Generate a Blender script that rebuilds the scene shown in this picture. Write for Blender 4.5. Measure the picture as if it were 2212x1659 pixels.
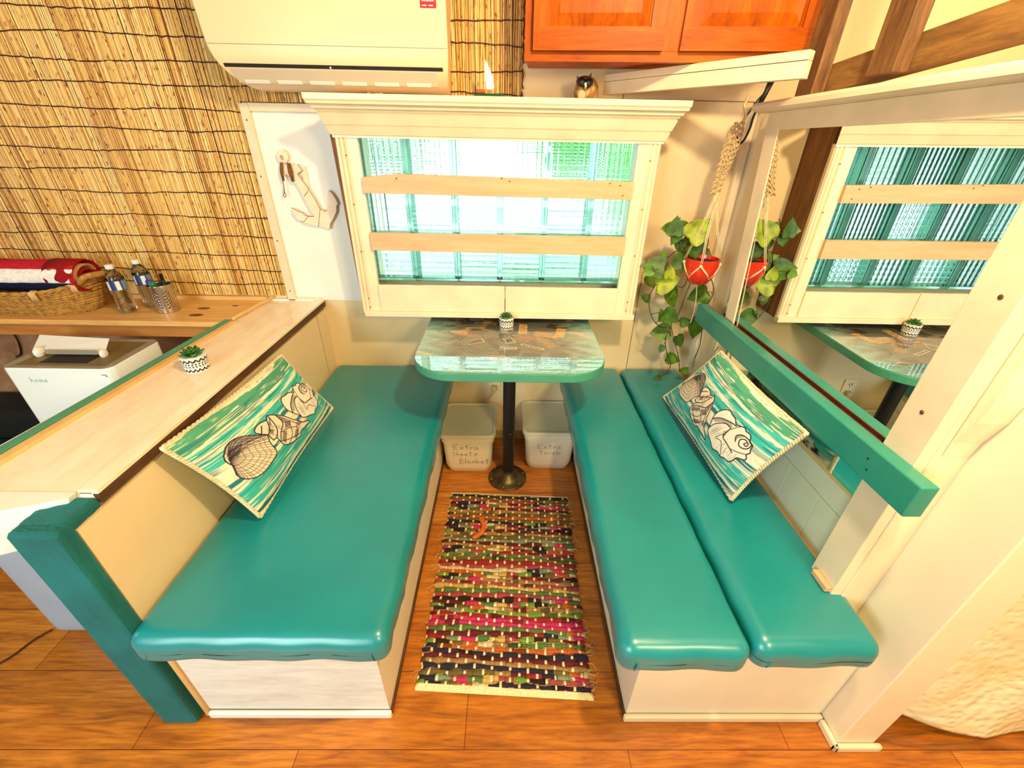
import bpy, math, random
import numpy as np
from mathutils import Vector, Matrix
for o in list(bpy.data.objects): bpy.data.objects.remove(o)
SC = bpy.context.scene
COL = SC.collection
R = math.radians
# ------------------------------------------------------------------ camera
cd = bpy.data.cameras.new('camera'); cam = bpy.data.objects.new('camera', cd); COL.objects.link(cam)
cd.sensor_width = 36; cd.lens = 903.765/2212*36; cd.clip_start = .02
_p, _y, _r = R(-29.8721), R(.9026), R(1.1563)
fw = Vector((math.sin(_y)*math.cos(_p), math.cos(_y)*math.cos(_p), math.sin(_p)))
rt = Vector((math.cos(_y), -math.sin(_y), 0)); up = rt.cross(fw)
rt2 = rt*math.cos(_r)+up*math.sin(_r); up2 = up*math.cos(_r)-rt*math.sin(_r)
M = Matrix((rt2, up2, -fw)).transposed().to_4x4(); M.translation = Vector((-.0328, -1.9794, 1.4975))
cam.matrix_world = M; SC.camera = cam
SC.view_settings.view_transform = 'Standard'; SC.view_settings.look = 'None'
SC.view_settings.gamma = 1; SC.view_settings.use_curve_mapping = False
SC.view_settings.exposure = 0.22
SC.cycles.use_denoising = True
SC.cycles.max_bounces = 12; SC.cycles.transmission_bounces = 12; SC.cycles.glossy_bounces = 6; SC.cycles.diffuse_bounces = 5
SC.cycles.sample_clamp_indirect = 4
# ------------------------------------------------------------------ daylight outside
w = bpy.data.worlds.new('sky'); SC.world = w; w.use_nodes = True
bg = w.node_tree.nodes['Background']; bg.inputs[0].default_value = (.86, 1, 1, 1); bg.inputs[1].default_value = 5.4
# ------------------------------------------------------------------ lamps of the room
def lamp(name, loc, power, col, size=.1, target=None, kind='AREA', sy=None):
    l = bpy.data.lights.new(name, kind); l.energy = power; l.color = col
    if kind == 'AREA':
        l.size = size
        if sy: l.shape = 'RECTANGLE'; l.size_y = sy
        else: l.shape = 'DISK'
    else: l.shadow_soft_size = size
    o = bpy.data.objects.new(name, l); COL.objects.link(o); o.location = loc
    if target is not None:
        o.rotation_euler = (Vector(target)-Vector(loc)).to_track_quat('-Z', 'Y').to_euler()
    return o
lamp('ceiling_lamp_light', (.42, -1.58, 2.25), 96, (1, .77, .44), .05, kind='POINT')
lamp('room_lamp_light', (1.0, -2.8, 1.9), 26, (1, .84, .42), .45, (.3, -1.0, .3))
lamp('bunk_lamp_light', (1.55, -.9, 2.1), 17, (1, .78, .46), .1, kind='POINT')
lamp('daylight_window_light', (-1.5, -3.3, 1.4), 44, (.80, 1, 1), 1.1, (-.4, -.8, .4), sy=1.0)
lamp('kitchen_window_light', (-3.2, -1.6, 1.3), 5, (1, .97, .85), .7, (-1.7, 0, .95), sy=.7)
# ------------------------------------------------------------------ helpers
def lin(c):
    c = [v/255 for v in c[:3]]
    return tuple(((v+.055)/1.055)**2.4 if v > .04045 else v/12.92 for v in c)
class NT:
    def __init__(s, name):
        s.m = bpy.data.materials.new(name); s.m.use_nodes = True; s.t = s.m.node_tree; s.n = s.t.nodes; s.b = s.n['Principled BSDF']
        s.tc = s.n.new('ShaderNodeTexCoord')
    def N(s, ty, **k):
        n = s.n.new(ty)
        for a, v in k.items(): setattr(n, a, v)
        return n
    def L(s, a, b): s.t.links.new(a, b)
    def mp(s, sc=(1, 1, 1), loc=(0, 0, 0), rot=(0, 0, 0), src='Object'):
        m = s.N('ShaderNodeMapping'); m.inputs['Scale'].default_value = sc; m.inputs['Location'].default_value = loc; m.inputs['Rotation'].default_value = rot
        s.L(s.tc.outputs[src], m.inputs[0]); return m.outputs[0]
    def noise(s, vec, scale, detail=4, rough=.5, dist=0):
        n = s.N('ShaderNodeTexNoise'); n.inputs['Scale'].default_value = scale; n.inputs['Detail'].default_value = detail
        n.inputs['Roughness'].default_value = rough; n.inputs['Distortion'].default_value = dist; s.L(vec, n.inputs['Vector']); return n.outputs['Fac']
    def ramp(s, f, pts):
        r = s.N('ShaderNodeValToRGB'); e = r.color_ramp.elements
        while len(e) < len(pts): e.new(.5)
        for q, (p, c) in zip(e, pts): q.position = p; q.color = (*c, 1)
        s.L(f, r.inputs[0]); return r.outputs[0]
    def mix(s, f, a, b, mode='MIX'):
        m = s.N('ShaderNodeMix', data_type='RGBA', blend_type=mode)
        for i, v in ((0, f), (6, a), (7, b)):
            if hasattr(v, 'links'): s.L(v, m.inputs[i])
            else: m.inputs[i].default_value = v if i == 0 else (*v, 1)
        return m.outputs[2]
    def math(s, op, a, b=None):
        m = s.N('ShaderNodeMath', operation=op)
        for i, v in ((0, a), (1, b)):
            if v is None: continue
            if hasattr(v, 'links'): s.L(v, m.inputs[i])
            else: m.inputs[i].default_value = v
        return m.outputs[0]
    def bump(s, f, strength=.2, dist=.002):
        b = s.N('ShaderNodeBump'); b.inputs['Strength'].default_value = strength; b.inputs['Distance'].default_value = dist
        s.L(f, b.inputs['Height']); s.L(b.outputs[0], s.b.inputs['Normal']); return b
    def base(s, c):
        if hasattr(c, 'links'): s.L(c, s.b.inputs['Base Color'])
        else: s.b.inputs['Base Color'].default_value = (*c, 1)
def paint(name, c, rough=.45, var=.06, sc=6, bs=.1, bscale=60, metal=0, coat=0, spec=.5):
    t = NT(name); d = tuple(v*(1-var*2.2) for v in c); n = t.noise(t.mp(), sc, 5)
    t.base(t.ramp(n, [(.3, d), (.62, c)])); t.b.inputs['Roughness'].default_value = rough; t.b.inputs['Metallic'].default_value = metal
    t.b.inputs['Coat Weight'].default_value = coat; t.b.inputs['Specular IOR Level'].default_value = spec
    if bs: t.bump(t.noise(t.mp(), bscale, 3), bs)
    return t.m
def wood(name, c1, c2, c3, stretch=(1, 14, 14), sc=3, rough=.45, bs=.15, coat=0):
    t = NT(name); v = t.mp(stretch); n = t.noise(v, sc, 8, .6, .6); n2 = t.noise(v, sc*5, 4, .6)
    c = t.ramp(n, [(.3, c1), (.5, c2), (.68, c3)]); c = t.mix(.25, c, t.ramp(n2, [(.35, c1), (.6, c3)]))
    t.base(c); t.b.inputs['Roughness'].default_value = rough; t.b.inputs['Coat Weight'].default_value = coat; t.bump(n2, bs, .001)
    return t.m
def vcol(name, rough=.6, bs=0, bscale=200, coat=0, spec=.5):
    t = NT(name); a = t.N('ShaderNodeVertexColor', layer_name='Col'); t.L(a.outputs[0], t.b.inputs['Base Color'])
    t.b.inputs['Roughness'].default_value = rough; t.b.inputs['Coat Weight'].default_value = coat; t.b.inputs['Specular IOR Level'].default_value = spec
    if bs: t.bump(t.noise(t.mp(), bscale, 3), bs)
    return t.m
class MB:
    def __init__(s): s.v = []; s.f = []; s.c = None
    def add(s, vs, fs):
        k = len(s.v); s.v += [tuple(v) for v in vs]; s.f += [tuple(i+k for i in f) for f in fs]; return s
    def hexa(s, p):   # 4 bottom ccw, 4 top
        return s.add(p, [(3, 2, 1, 0), (4, 5, 6, 7), (0, 1, 5, 4), (1, 2, 6, 5), (2, 3, 7, 6), (3, 0, 4, 7)])
    def box(s, x0, x1, y0, y1, z0, z1):
        return s.hexa([(x0, y0, z0), (x1, y0, z0), (x1, y1, z0), (x0, y1, z0), (x0, y0, z1), (x1, y0, z1), (x1, y1, z1), (x0, y1, z1)])
    def prism(s, poly, z0, z1, ax='z'):   # poly in plane, extruded along ax
        n = len(poly)
        def P(a, b, h): return {'z': (a, b, h), 'y': (a, h, b), 'x': (h, a, b)}[ax]
        vs = [P(a, b, z0) for a, b in poly]+[P(a, b, z1) for a, b in poly]
        return s.add(vs, [tuple(range(n-1, -1, -1)), tuple(range(n, 2*n))]+[(i, (i+1) % n, n+(i+1) % n, n+i) for i in range(n)])
    def tube(s, pts, r, n=8, closed=False, flat=1.0):
        pts = [Vector(p) for p in pts]; m = len(pts); rs = r if isinstance(r, (list, tuple)) else [r]*m
        prev = None; k = len(s.v)
        for i, p in enumerate(pts):
            if closed: t = pts[(i+1) % m]-pts[i-1]
            else: t = pts[min(i+1, m-1)]-pts[max(i-1, 0)]
            t = t.normalized() if t.length > 1e-9 else Vector((0, 0, 1))
            if prev is None:
                a = Vector((0, 0, 1)) if abs(t.z) < .9 else Vector((1, 0, 0)); u = t.cross(a).normalized()
            else: u = (prev-t*prev.dot(t)).normalized()
            prev = u; w_ = t.cross(u)
            for j in range(n):
                an = 2*math.pi*j/n; s.v.append(tuple(p+rs[i]*(math.cos(an)*u+math.sin(an)*flat*w_)))
        for i in range(m if closed else m-1):
            a = k+i*n; b = k+((i+1) % m)*n
            for j in range(n): s.f.append((a+j, a+(j+1) % n, b+(j+1) % n, b+j))
        if not closed: s.f.append(tuple(k+j for j in range(n-1, -1, -1))); s.f.append(tuple(k+(m-1)*n+j for j in range(n)))
        return s
    def lathe(s, prof, c=(0, 0, 0), n=32, sx=1, sy=1):
        k = len(s.v)
        for r, z in prof:
            for j in range(n):
                a = 2*math.pi*j/n; s.v.append((c[0]+r*math.cos(a)*sx, c[1]+r*math.sin(a)*sy, c[2]+z))
        for i in range(len(prof)-1):
            for j in range(n): s.f.append((k+i*n+j, k+i*n+(j+1) % n, k+(i+1)*n+(j+1) % n, k+(i+1)*n+j))
        if prof[0][0] > 1e-6: s.f.append(tuple(k+j for j in range(n-1, -1, -1)))
        if prof[-1][0] > 1e-6: s.f.append(tuple(k+(len(prof)-1)*n+j for j in range(n)))
        return s
    def ball(s, c, r, n=12, m=8, sc=(1, 1, 1)):
        return s.add(*_ball(c, r, n, m, sc))
    def rbox(s, x0, x1, y0, y1, z0, z1, r, N=10, fn=None):   # rounded box, closed
        c = Vector(((x0+x1)/2, (y0+y1)/2, (z0+z1)/2)); h = Vector(((x1-x0)/2, (y1-y0)/2, (z1-z0)/2))
        idx = {}; k0 = len(s.v)
        def pt(q):
            key = tuple(round(v, 5) for v in q)
            if key in idx: return idx[key]
            p = Vector((q[0]*h.x, q[1]*h.y, q[2]*h.z))
            inn = Vector([max(-(h[i]-r), min(h[i]-r, p[i])) for i in range(3)]); d = p-inn
            if d.length > 1e-9: d = d.normalized()*r
            o = c+inn+d
            if fn: o = fn(o, q)
            idx[key] = len(s.v); s.v.append(tuple(o)); return idx[key]
        def ax(hh):
            e = [-1+(r*j/4)/hh*1.0 for j in range(4)]; mid = [(-1+r/hh)+(2-2*r/hh)*j/N for j in range(N+1)]
            return e+mid+[-v for v in e[::-1]]
        A = [ax(h[i]) for i in range(3)]
        for d in range(3):
            u, v_ = (d+1) % 3, (d+2) % 3
            for sg in (-1, 1):
                for i in range(len(A[u])-1):
                    for j in range(len(A[v_])-1):
                        qs = []
                        for a, b in ((i, j), (i+1, j), (i+1, j+1), (i, j+1)):
                            q = [0, 0, 0]; q[d] = sg; q[u] = A[u][a]; q[v_] = A[v_][b]; qs.append(pt(q))
                        s.f.append(tuple(qs if sg > 0 else qs[::-1]))
        return s
    def build(s, name, mat, parent=None, smooth=False, bevel=0, local=False, col=None, seg=2, auto=False):
        me = bpy.data.meshes.new(name); me.from_pydata(s.v, [], s.f); me.update()
        o = bpy.data.objects.new(name, me); COL.objects.link(o); me.materials.append(mat)
        if smooth or auto: me.polygons.foreach_set('use_smooth', [True]*len(me.polygons))
        if auto: me.set_sharp_from_angle(angle=R(35))
        if bevel:
            b = o.modifiers.new('bevel', 'BEVEL'); b.width = bevel; b.segments = seg; b.limit_method = 'ANGLE'; b.angle_limit = R(40)
        if col is not None:
            a = me.color_attributes.new('Col', 'FLOAT_COLOR', 'POINT'); c4 = np.ones((len(s.v), 4), 'f'); c4[:, :3] = np.asarray(col, 'f').reshape(-1, 3)
            a.data.foreach_set('color', c4.ravel())
        if parent is not None:
            o.parent = parent
            if not local: o.matrix_parent_inverse = worldmat(parent).inverted()
        return o
def worldmat(o):
    m = Matrix.LocRotScale(o.location, o.rotation_euler, o.scale)
    return m if o.parent is None else worldmat(o.parent)@o.matrix_parent_inverse@m
def _ball(c, r, n, m, sc):
    vs = [(c[0], c[1], c[2]-r*sc[2])]; fs = []
    for i in range(1, m):
        t = math.pi*i/m
        for j in range(n):
            a = 2*math.pi*j/n; vs.append((c[0]+r*sc[0]*math.sin(t)*math.cos(a), c[1]+r*sc[1]*math.sin(t)*math.sin(a), c[2]-r*sc[2]*math.cos(t)))
    vs.append((c[0], c[1], c[2]+r*sc[2])); e = len(vs)-1
    for j in range(n): fs.append((0, 1+(j+1) % n, 1+j)); fs.append((e, 1+(m-2)*n+j, 1+(m-2)*n+(j+1) % n))
    for i in range(m-2):
        for j in range(n): a = 1+i*n+j; b = 1+i*n+(j+1) % n; fs.append((a, b, b+n, a+n))
    return vs, fs
def dots(name, mat, parent, lst, **k):
    for p, r, sc in lst: MB().ball(p, r, 8, 4, sc).build(name, mat, parent, smooth=True, **k)
def grid(nu, nv, fn, two=None):
    m = MB(); m.v = [fn(i/(nu-1), j/(nv-1)) for j in range(nv) for i in range(nu)]
    m.f = [(j*nu+i, j*nu+i+1, (j+1)*nu+i+1, (j+1)*nu+i) for j in range(nv-1) for i in range(nu-1)]
    return m
def thing(name, label, cat, loc=(0, 0, 0), rot=(0, 0, 0), group=None):
    o = bpy.data.objects.new(name, None); o.empty_display_size = .05; COL.objects.link(o); o.location = loc; o.rotation_euler = rot
    o['label'] = label; o['category'] = cat
    if group: o['group'] = group
    return o
def tag(o, label, cat, group=None):
    o['label'] = label; o['category'] = cat
    if group: o['group'] = group
    return o
def struct(o, label=None, cat=None):
    o['kind'] = 'structure'
    if label: o['label'] = label; o['category'] = cat
    return o
def semp(name, label, cat, loc=(0, 0, 0)):
    o = thing(name, label, cat, loc); o['kind'] = 'structure'; return o
def smooth_path(pts, n=6):
    P = [Vector(p) for p in pts]; out = []
    for i in range(len(P)-1):
        a = P[max(i-1, 0)]; b = P[i]; c = P[i+1]; d = P[min(i+2, len(P)-1)]
        for k in range(n):
            t = k/n; out.append(.5*((2*b)+(c-a)*t+(2*a-5*b+4*c-d)*t*t+(3*b-a-3*c+d)*t**3))
    return out+[P[-1]]
# ------------------------------------------------------------------ materials
cream = lin((238, 226, 196)); white = lin((240, 238, 228))
M_wall = paint('cream_wall_paint', lin((240, 214, 170)), .5, .05, 3, .08, 90)
M_far = paint('tan_far_wall', lin((178, 156, 120)), .6, .05, 2, 0)
M_panel = paint('plywood_white_paint', lin((240, 230, 205)), .45, .05, 2.5, .1, 50)
M_trim = paint('white_trim_paint', lin((240, 220, 188)), .35, .05, 9, .08, 70)
M_slat = wood('pickled_board', lin((204, 158, 116)), lin((216, 172, 130)), lin((224, 184, 142)), (1, 10, 10), 3, .5, .1)
M_white = paint('bright_white_paint', lin((245, 243, 236)), .4, .03, 4, .05, 60)
M_whiteboard = wood('white_grained_board', lin((205, 205, 195)), lin((228, 228, 220)), lin((240, 240, 235)), (1.2, 8, 8), 4, .45, .1)
M_ledge = wood('pale_birch_ledge', lin((238, 206, 172)), lin((248, 230, 206)), lin((254, 246, 232)), (4, 1.2, 4), 1.6, .25, .05, .3)
M_ply = wood('birch_plywood', lin((210, 160, 95)), lin((228, 186, 122)), lin((236, 200, 140)), (2, 1.2, 1), 2.2, .5, .05)
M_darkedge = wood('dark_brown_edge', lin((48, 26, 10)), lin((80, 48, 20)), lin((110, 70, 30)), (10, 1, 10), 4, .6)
M_boxside = wood('bare_brown_board', lin((70, 38, 14)), lin((110, 66, 26)), lin((150, 98, 42)), (8, 8, .8), 4, .7)
M_tealpaint = paint('teal_paint', lin((38, 138, 124)), .35, .06, 8, .12, 120, coat=.2)
M_tealedge = paint('teal_edge_paint', lin((70, 150, 125)), .4, .06, 8, .1, 90)
M_stud = wood('weathered_stud', lin((58, 36, 14)), lin((100, 66, 30)), lin((140, 98, 54)), (12, 12, 1.2), 4, .7, .4)
M_beam = wood('weathered_beam', lin((76, 48, 18)), lin((116, 80, 34)), lin((142, 102, 48)), (12, 1.5, 12), 3, .7, .3)
M_pine = wood('knotty_pine', lin((204, 146, 78)), lin((228, 176, 104)), lin((240, 196, 128)), (1, 9, 9), 2.4, .45, .1)
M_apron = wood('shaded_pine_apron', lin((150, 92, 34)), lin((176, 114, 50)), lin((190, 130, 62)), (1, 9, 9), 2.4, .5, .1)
M_oak = wood('orange_oak', lin((124, 50, 0)), lin((168, 74, 0)), lin((194, 96, 4)), (9, 9, 1), 3, .42, .12, 0)
M_oakh = wood('orange_oak_rail', lin((124, 50, 0)), lin((168, 74, 0)), lin((194, 96, 4)), (1, 9, 9), 3, .42, .12, 0)
for _m in (M_oak, M_oakh): _m.node_tree.nodes['Principled BSDF'].inputs['Specular IOR Level'].default_value = .15
M_black = paint('black_powdercoat', (.004, .004, .005), .5, .1, 8, .1, 150)
M_iron = paint('cast_bronze_metal', lin((105, 92, 66)), .38, .3, 20, .3, 120, metal=.8)
M_plastic = paint('white_plastic', lin((240, 240, 236)), .28, .015, 4, 0, coat=.2)
M_bucket = paint('milky_white_plastic', lin((235, 226, 205)), .35, .02, 4, .03, 40)
M_lid = paint('milky_grey_lid', lin((222, 212, 188)), .4, .03, 4, .05, 40)
M_greyplastic = paint('grey_plastic', lin((150, 146, 132)), .4, .04, 6, .05, 80)
M_bluegrey = paint('pale_blue_grey_plastic', lin((158, 178, 200)), .35, .04, 5, .05, 60, coat=.2)
M_dark = paint('dark_void_paint', (.012, .01, .009), .7, .2, 10, .1)
M_marker = paint('brown_marker_ink', lin((105, 78, 45)), .6, 0, 5, 0)
M_markerg = paint('grey_marker_ink', lin((110, 108, 108)), .6, 0, 5, 0)
M_cord = paint('beige_cord', lin((205, 178, 130)), .6, .05, 30, .2, 300)
M_rope = paint('natural_cotton_rope', lin((236, 220, 180)), .8, .12, 90, .6, 500)
M_macrame = paint('macrame_cotton', lin((226, 190, 135)), .85, .2, 120, .6, 400)
M_red = paint('red_glazed_ceramic', lin((222, 44, 18)), .25, .12, 30, .3, 60, coat=.4)
M_stem = paint('vine_stem', lin((78, 66, 30)), .6, .3, 40, 0)
M_wire = paint('dark_red_binding_wire', lin((74, 22, 10)), .5, .2, 60, 0)
M_navyrope = paint('brown_twine', lin((140, 92, 40)), .8, .25, 150, .5, 300)
M_steel = paint('brushed_steel', lin((205, 200, 190)), .22, .08, 14, .05, 80, metal=1)
M_glossw = paint('white_appliance_shell', lin((242, 214, 172)), .38, .01, 3, 0)

def vinyl():
    t = NT('teal_vinyl'); n = t.noise(t.mp(), 5, 4); t.base(t.ramp(n, [(.3, lin((8, 126, 136))), (.7, lin((14, 138, 146)))]))
    t.b.inputs['Roughness'].default_value = .36; t.b.inputs['Coat Weight'].default_value = .6; t.b.inputs['Coat Roughness'].default_value = .26
    f = t.noise(t.mp(), 900, 2); g = t.noise(t.mp((1, 1, 1)), 14, 3)
    t.bump(t.math('ADD', t.math('MULTIPLY', f, .12), g), .16, .004); return t.m
M_vinyl = vinyl()
def velvet():
    t = NT('teal_carpet_wrap'); n = t.noise(t.mp(), 7, 5); t.base(t.ramp(n, [(.3, lin((2, 84, 88))), (.7, lin((4, 108, 110)))]))
    t.b.inputs['Roughness'].default_value = .9; t.b.inputs['Sheen Weight'].default_value = .15; t.b.inputs['Sheen Tint'].default_value = (.2, .8, .75, 1)
    t.bump(t.noise(t.mp(), 420, 2), .5, .003); return t.m
M_velvet = velvet()
def floorm():
    t = NT('laminate_planks'); v = t.mp((1, 1, 1), (.6075, 1.465, 0))
    b = t.N('ShaderNodeTexBrick'); t.L(v, b.inputs['Vector']); b.offset = .5; b.offset_frequency = 2
    for k, x in (('Scale', 1), ('Mortar Size', .0011), ('Mortar Smooth', .3), ('Bias', 0), ('Brick Width', .935), ('Row Height', .203)): b.inputs[k].default_value = x
    b.inputs['Color1'].default_value = (*lin((172, 122, 56)), 1); b.inputs['Color2'].default_value = (*lin((196, 152, 84)), 1); b.inputs['Mortar'].default_value = (*lin((88, 40, 14)), 1)
    v2 = t.mp((1.3, 11, 1)); n = t.noise(v2, 2.2, 9, .62, 1.3); n2 = t.noise(t.mp((3, 40, 1)), 3, 5, .6, .4)
    c = t.mix(.75, b.outputs[0], t.ramp(n, [(.3, lin((124, 76, 30))), (.46, lin((206, 152, 88))), (.62, lin((238, 198, 136)))]), 'MULTIPLY')
    c = t.mix(.45, c, t.ramp(n2, [(.35, lin((150, 90, 50))), (.6, (1, 1, 1))]), 'MULTIPLY')
    c = t.mix(1, c, (1.5, 1.38, 1.0), 'MULTIPLY'); t.base(c); t.b.inputs['Roughness'].default_value = .28
    t.bump(t.math('ADD', n2, t.math('MULTIPLY', b.outputs['Fac'], -3)), .12, .001); return t.m
M_floor = floorm()
def glassm(name, col, rough, kind):
    t = NT(name); t.n.remove(t.b); g = t.N('ShaderNodeBsdfGlass'); g.inputs['Color'].default_value = (*col, 1); g.inputs['Roughness'].default_value = rough; g.inputs['IOR'].default_value = 1.45
    if kind:
        tr = t.N('ShaderNodeBsdfTranslucent'); tr.inputs[0].default_value = (.62, .97, .88, 1); ms = t.N('ShaderNodeMixShader'); ms.inputs[0].default_value = kind
        t.L(g.outputs[0], ms.inputs[1]); t.L(tr.outputs[0], ms.inputs[2]); t.L(ms.outputs[0], t.n['Material Output'].inputs[0])
    else: t.L(g.outputs[0], t.n['Material Output'].inputs[0])
    return t.m
M_blockglass = glassm('fluted_clear_glass', (.93, 1, .985), 0, 0)
M_blockedge = glassm('green_glass_edge', (.82, .96, .92), .05, .36)
M_clear = glassm('clear_plastic', (.95, .97, .97), 0, 0)
def mirrorm():
    t = NT('mirror_silver'); t.base((.93, .95, .92)); t.b.inputs['Metallic'].default_value = 1; t.b.inputs['Roughness'].default_value = 0; return t.m
M_mirror = mirrorm()

# ================================================================== ROOM SHELL
XR0, XR1 = .948, .9296      # inner face of the right wall at the back and at its front end
YW, TW = -1.4565, .107
m = MB().box(-3.6, 3.2, -4.6, .12, -.03, 0); struct(m.build('floor', M_floor), 'orange brown laminate plank floor', 'floor')
m = MB()
wx0, wx1, wz0, wz1 = -.64, .505, .93, 1.53
m.box(-3.6, wx0, 0, .08, 0, 2.35); m.box(wx1, 3.2, 0, .08, 0, 2.35); m.box(wx0, wx1, 0, .08, 0, wz0); m.box(wx0, wx1, 0, .08, wz1, 2.35)
struct(m.build('wall_back', M_wall), 'cream painted panel wall behind the table', 'wall')
m = MB().hexa([(XR1, YW, 0), (XR1+TW, YW, 0), (XR0+TW, -.001, 0), (XR0, -.001, 0), (XR1, YW, 1.66), (XR1+TW, YW, 1.66), (XR0+TW, -.001, 1.64), (XR0, -.001, 1.64)])
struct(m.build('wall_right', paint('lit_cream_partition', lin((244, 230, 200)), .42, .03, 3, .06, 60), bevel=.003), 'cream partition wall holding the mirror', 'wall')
m = MB().box(3.1, 3.2, -4.6, 0, 0, 2.35); struct(m.build('wall_far_right', M_panel), 'cream far wall beyond the partition', 'wall')
m = MB().box(-3.6, -3.5, -4.6, 0, 0, 2.35); struct(m.build('wall_left', M_far), 'tan far left wall', 'wall')
m = MB().box(-3.5, 3.1, -4.6, -4.5, 0, 2.35); struct(m.build('wall_front', M_far), 'tan wall behind the viewer', 'wall')
m = MB().box(-3.6, 3.2, -4.6, .12, 2.35, 2.4); struct(m.build('ceiling', M_far), 'tan ceiling', 'ceiling')
# seams and trims of the back wall
m = MB().box(-.004, .004, -.0015, .001, 0, .8)
m = MB().box(.605, .608, -.0025, .001, .3, .97)
m.box(.34, .93, -.0025, .001, 1.655, 1.658); m.box(.41, .413, -.0025, .001, 1.637, 1.70)
struct(m.build('trim_1', paint('brown_seam', lin((150, 112, 60)), .6, 0, 3, 0)), 'thin seams between the cream wall panels', 'seam')
# white board panel on the back wall with edge battens
pw = semp('trim_2', 'white painted board with edge battens left of the window', 'wall panel', (-.93, 0, .82))
MB().box(-1.085, -.66, -.006, 0, .822, 1.612).build('board', M_white, pw)
MB().box(-1.088, -1.052, -.022, 0, .822, 1.616).build('batten', M_trim, pw, bevel=.002)
MB().box(-1.052, -.68, -.020, 0, 1.59, 1.618).build('batten', M_trim, pw, bevel=.002)
MB().box(-1.052, -.93, -.016, 0, .822, .836).build('batten', M_trim, pw, bevel=.002)
dots('nail', paint('rusty_nail', lin((110, 66, 28)), .6, .2, 60, 0), pw, [((-1.07, -.0225, z), .0032, (1, .4, 1)) for z in (1.56, 1.36, 1.1, .87)])
# outlet
ou = thing('wall_outlet', 'cream electrical outlet on the wall behind the table post', 'outlet', (-.10, -.002, .37))
MB().box(-.133, -.065, -.007, 0, .31, .425).build('cover_plate', M_trim, ou, bevel=.002)
for z in (.342, .392):
    mm = MB(); mm.box(-.108, -.105, -.0085, -.005, z, z+.012); mm.box(-.094, -.091, -.0085, -.005, z, z+.010); mm.ball((-.0995, -.0075, z-.008), .003, 8, 4)
    mm.build('socket', M_dark, ou)
pc = thing('power_cord', 'beige plug and cord hanging from the outlet under the table', 'cord', (-.10, -.03, .34))
MB().rbox(-.112, -.086, -.036, -.009, .33, .36, .006, 2).build('plug', M_cord, pc, smooth=True)
MB().tube(smooth_path([(-.099, -.03, .335), (-.115, -.035, .31), (-.14, -.03, .27), (-.158, -.02, .20), (-.165, -.02, .08), (-.165, -.03, .006)]), .0045, 8, flat=.6).build('cable', M_cord, pc, smooth=True)
m = MB().box(-.40, .35, -.012, 0, 0, .05); struct(m.build('baseboard_back', wood('worn_baseboard', lin((120, 92, 50)), lin((170, 136, 84)), lin((205, 175, 122)), (3, 3, 9), 8, .7), bevel=.002), 'worn narrow baseboard behind the buckets', 'baseboard')

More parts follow.
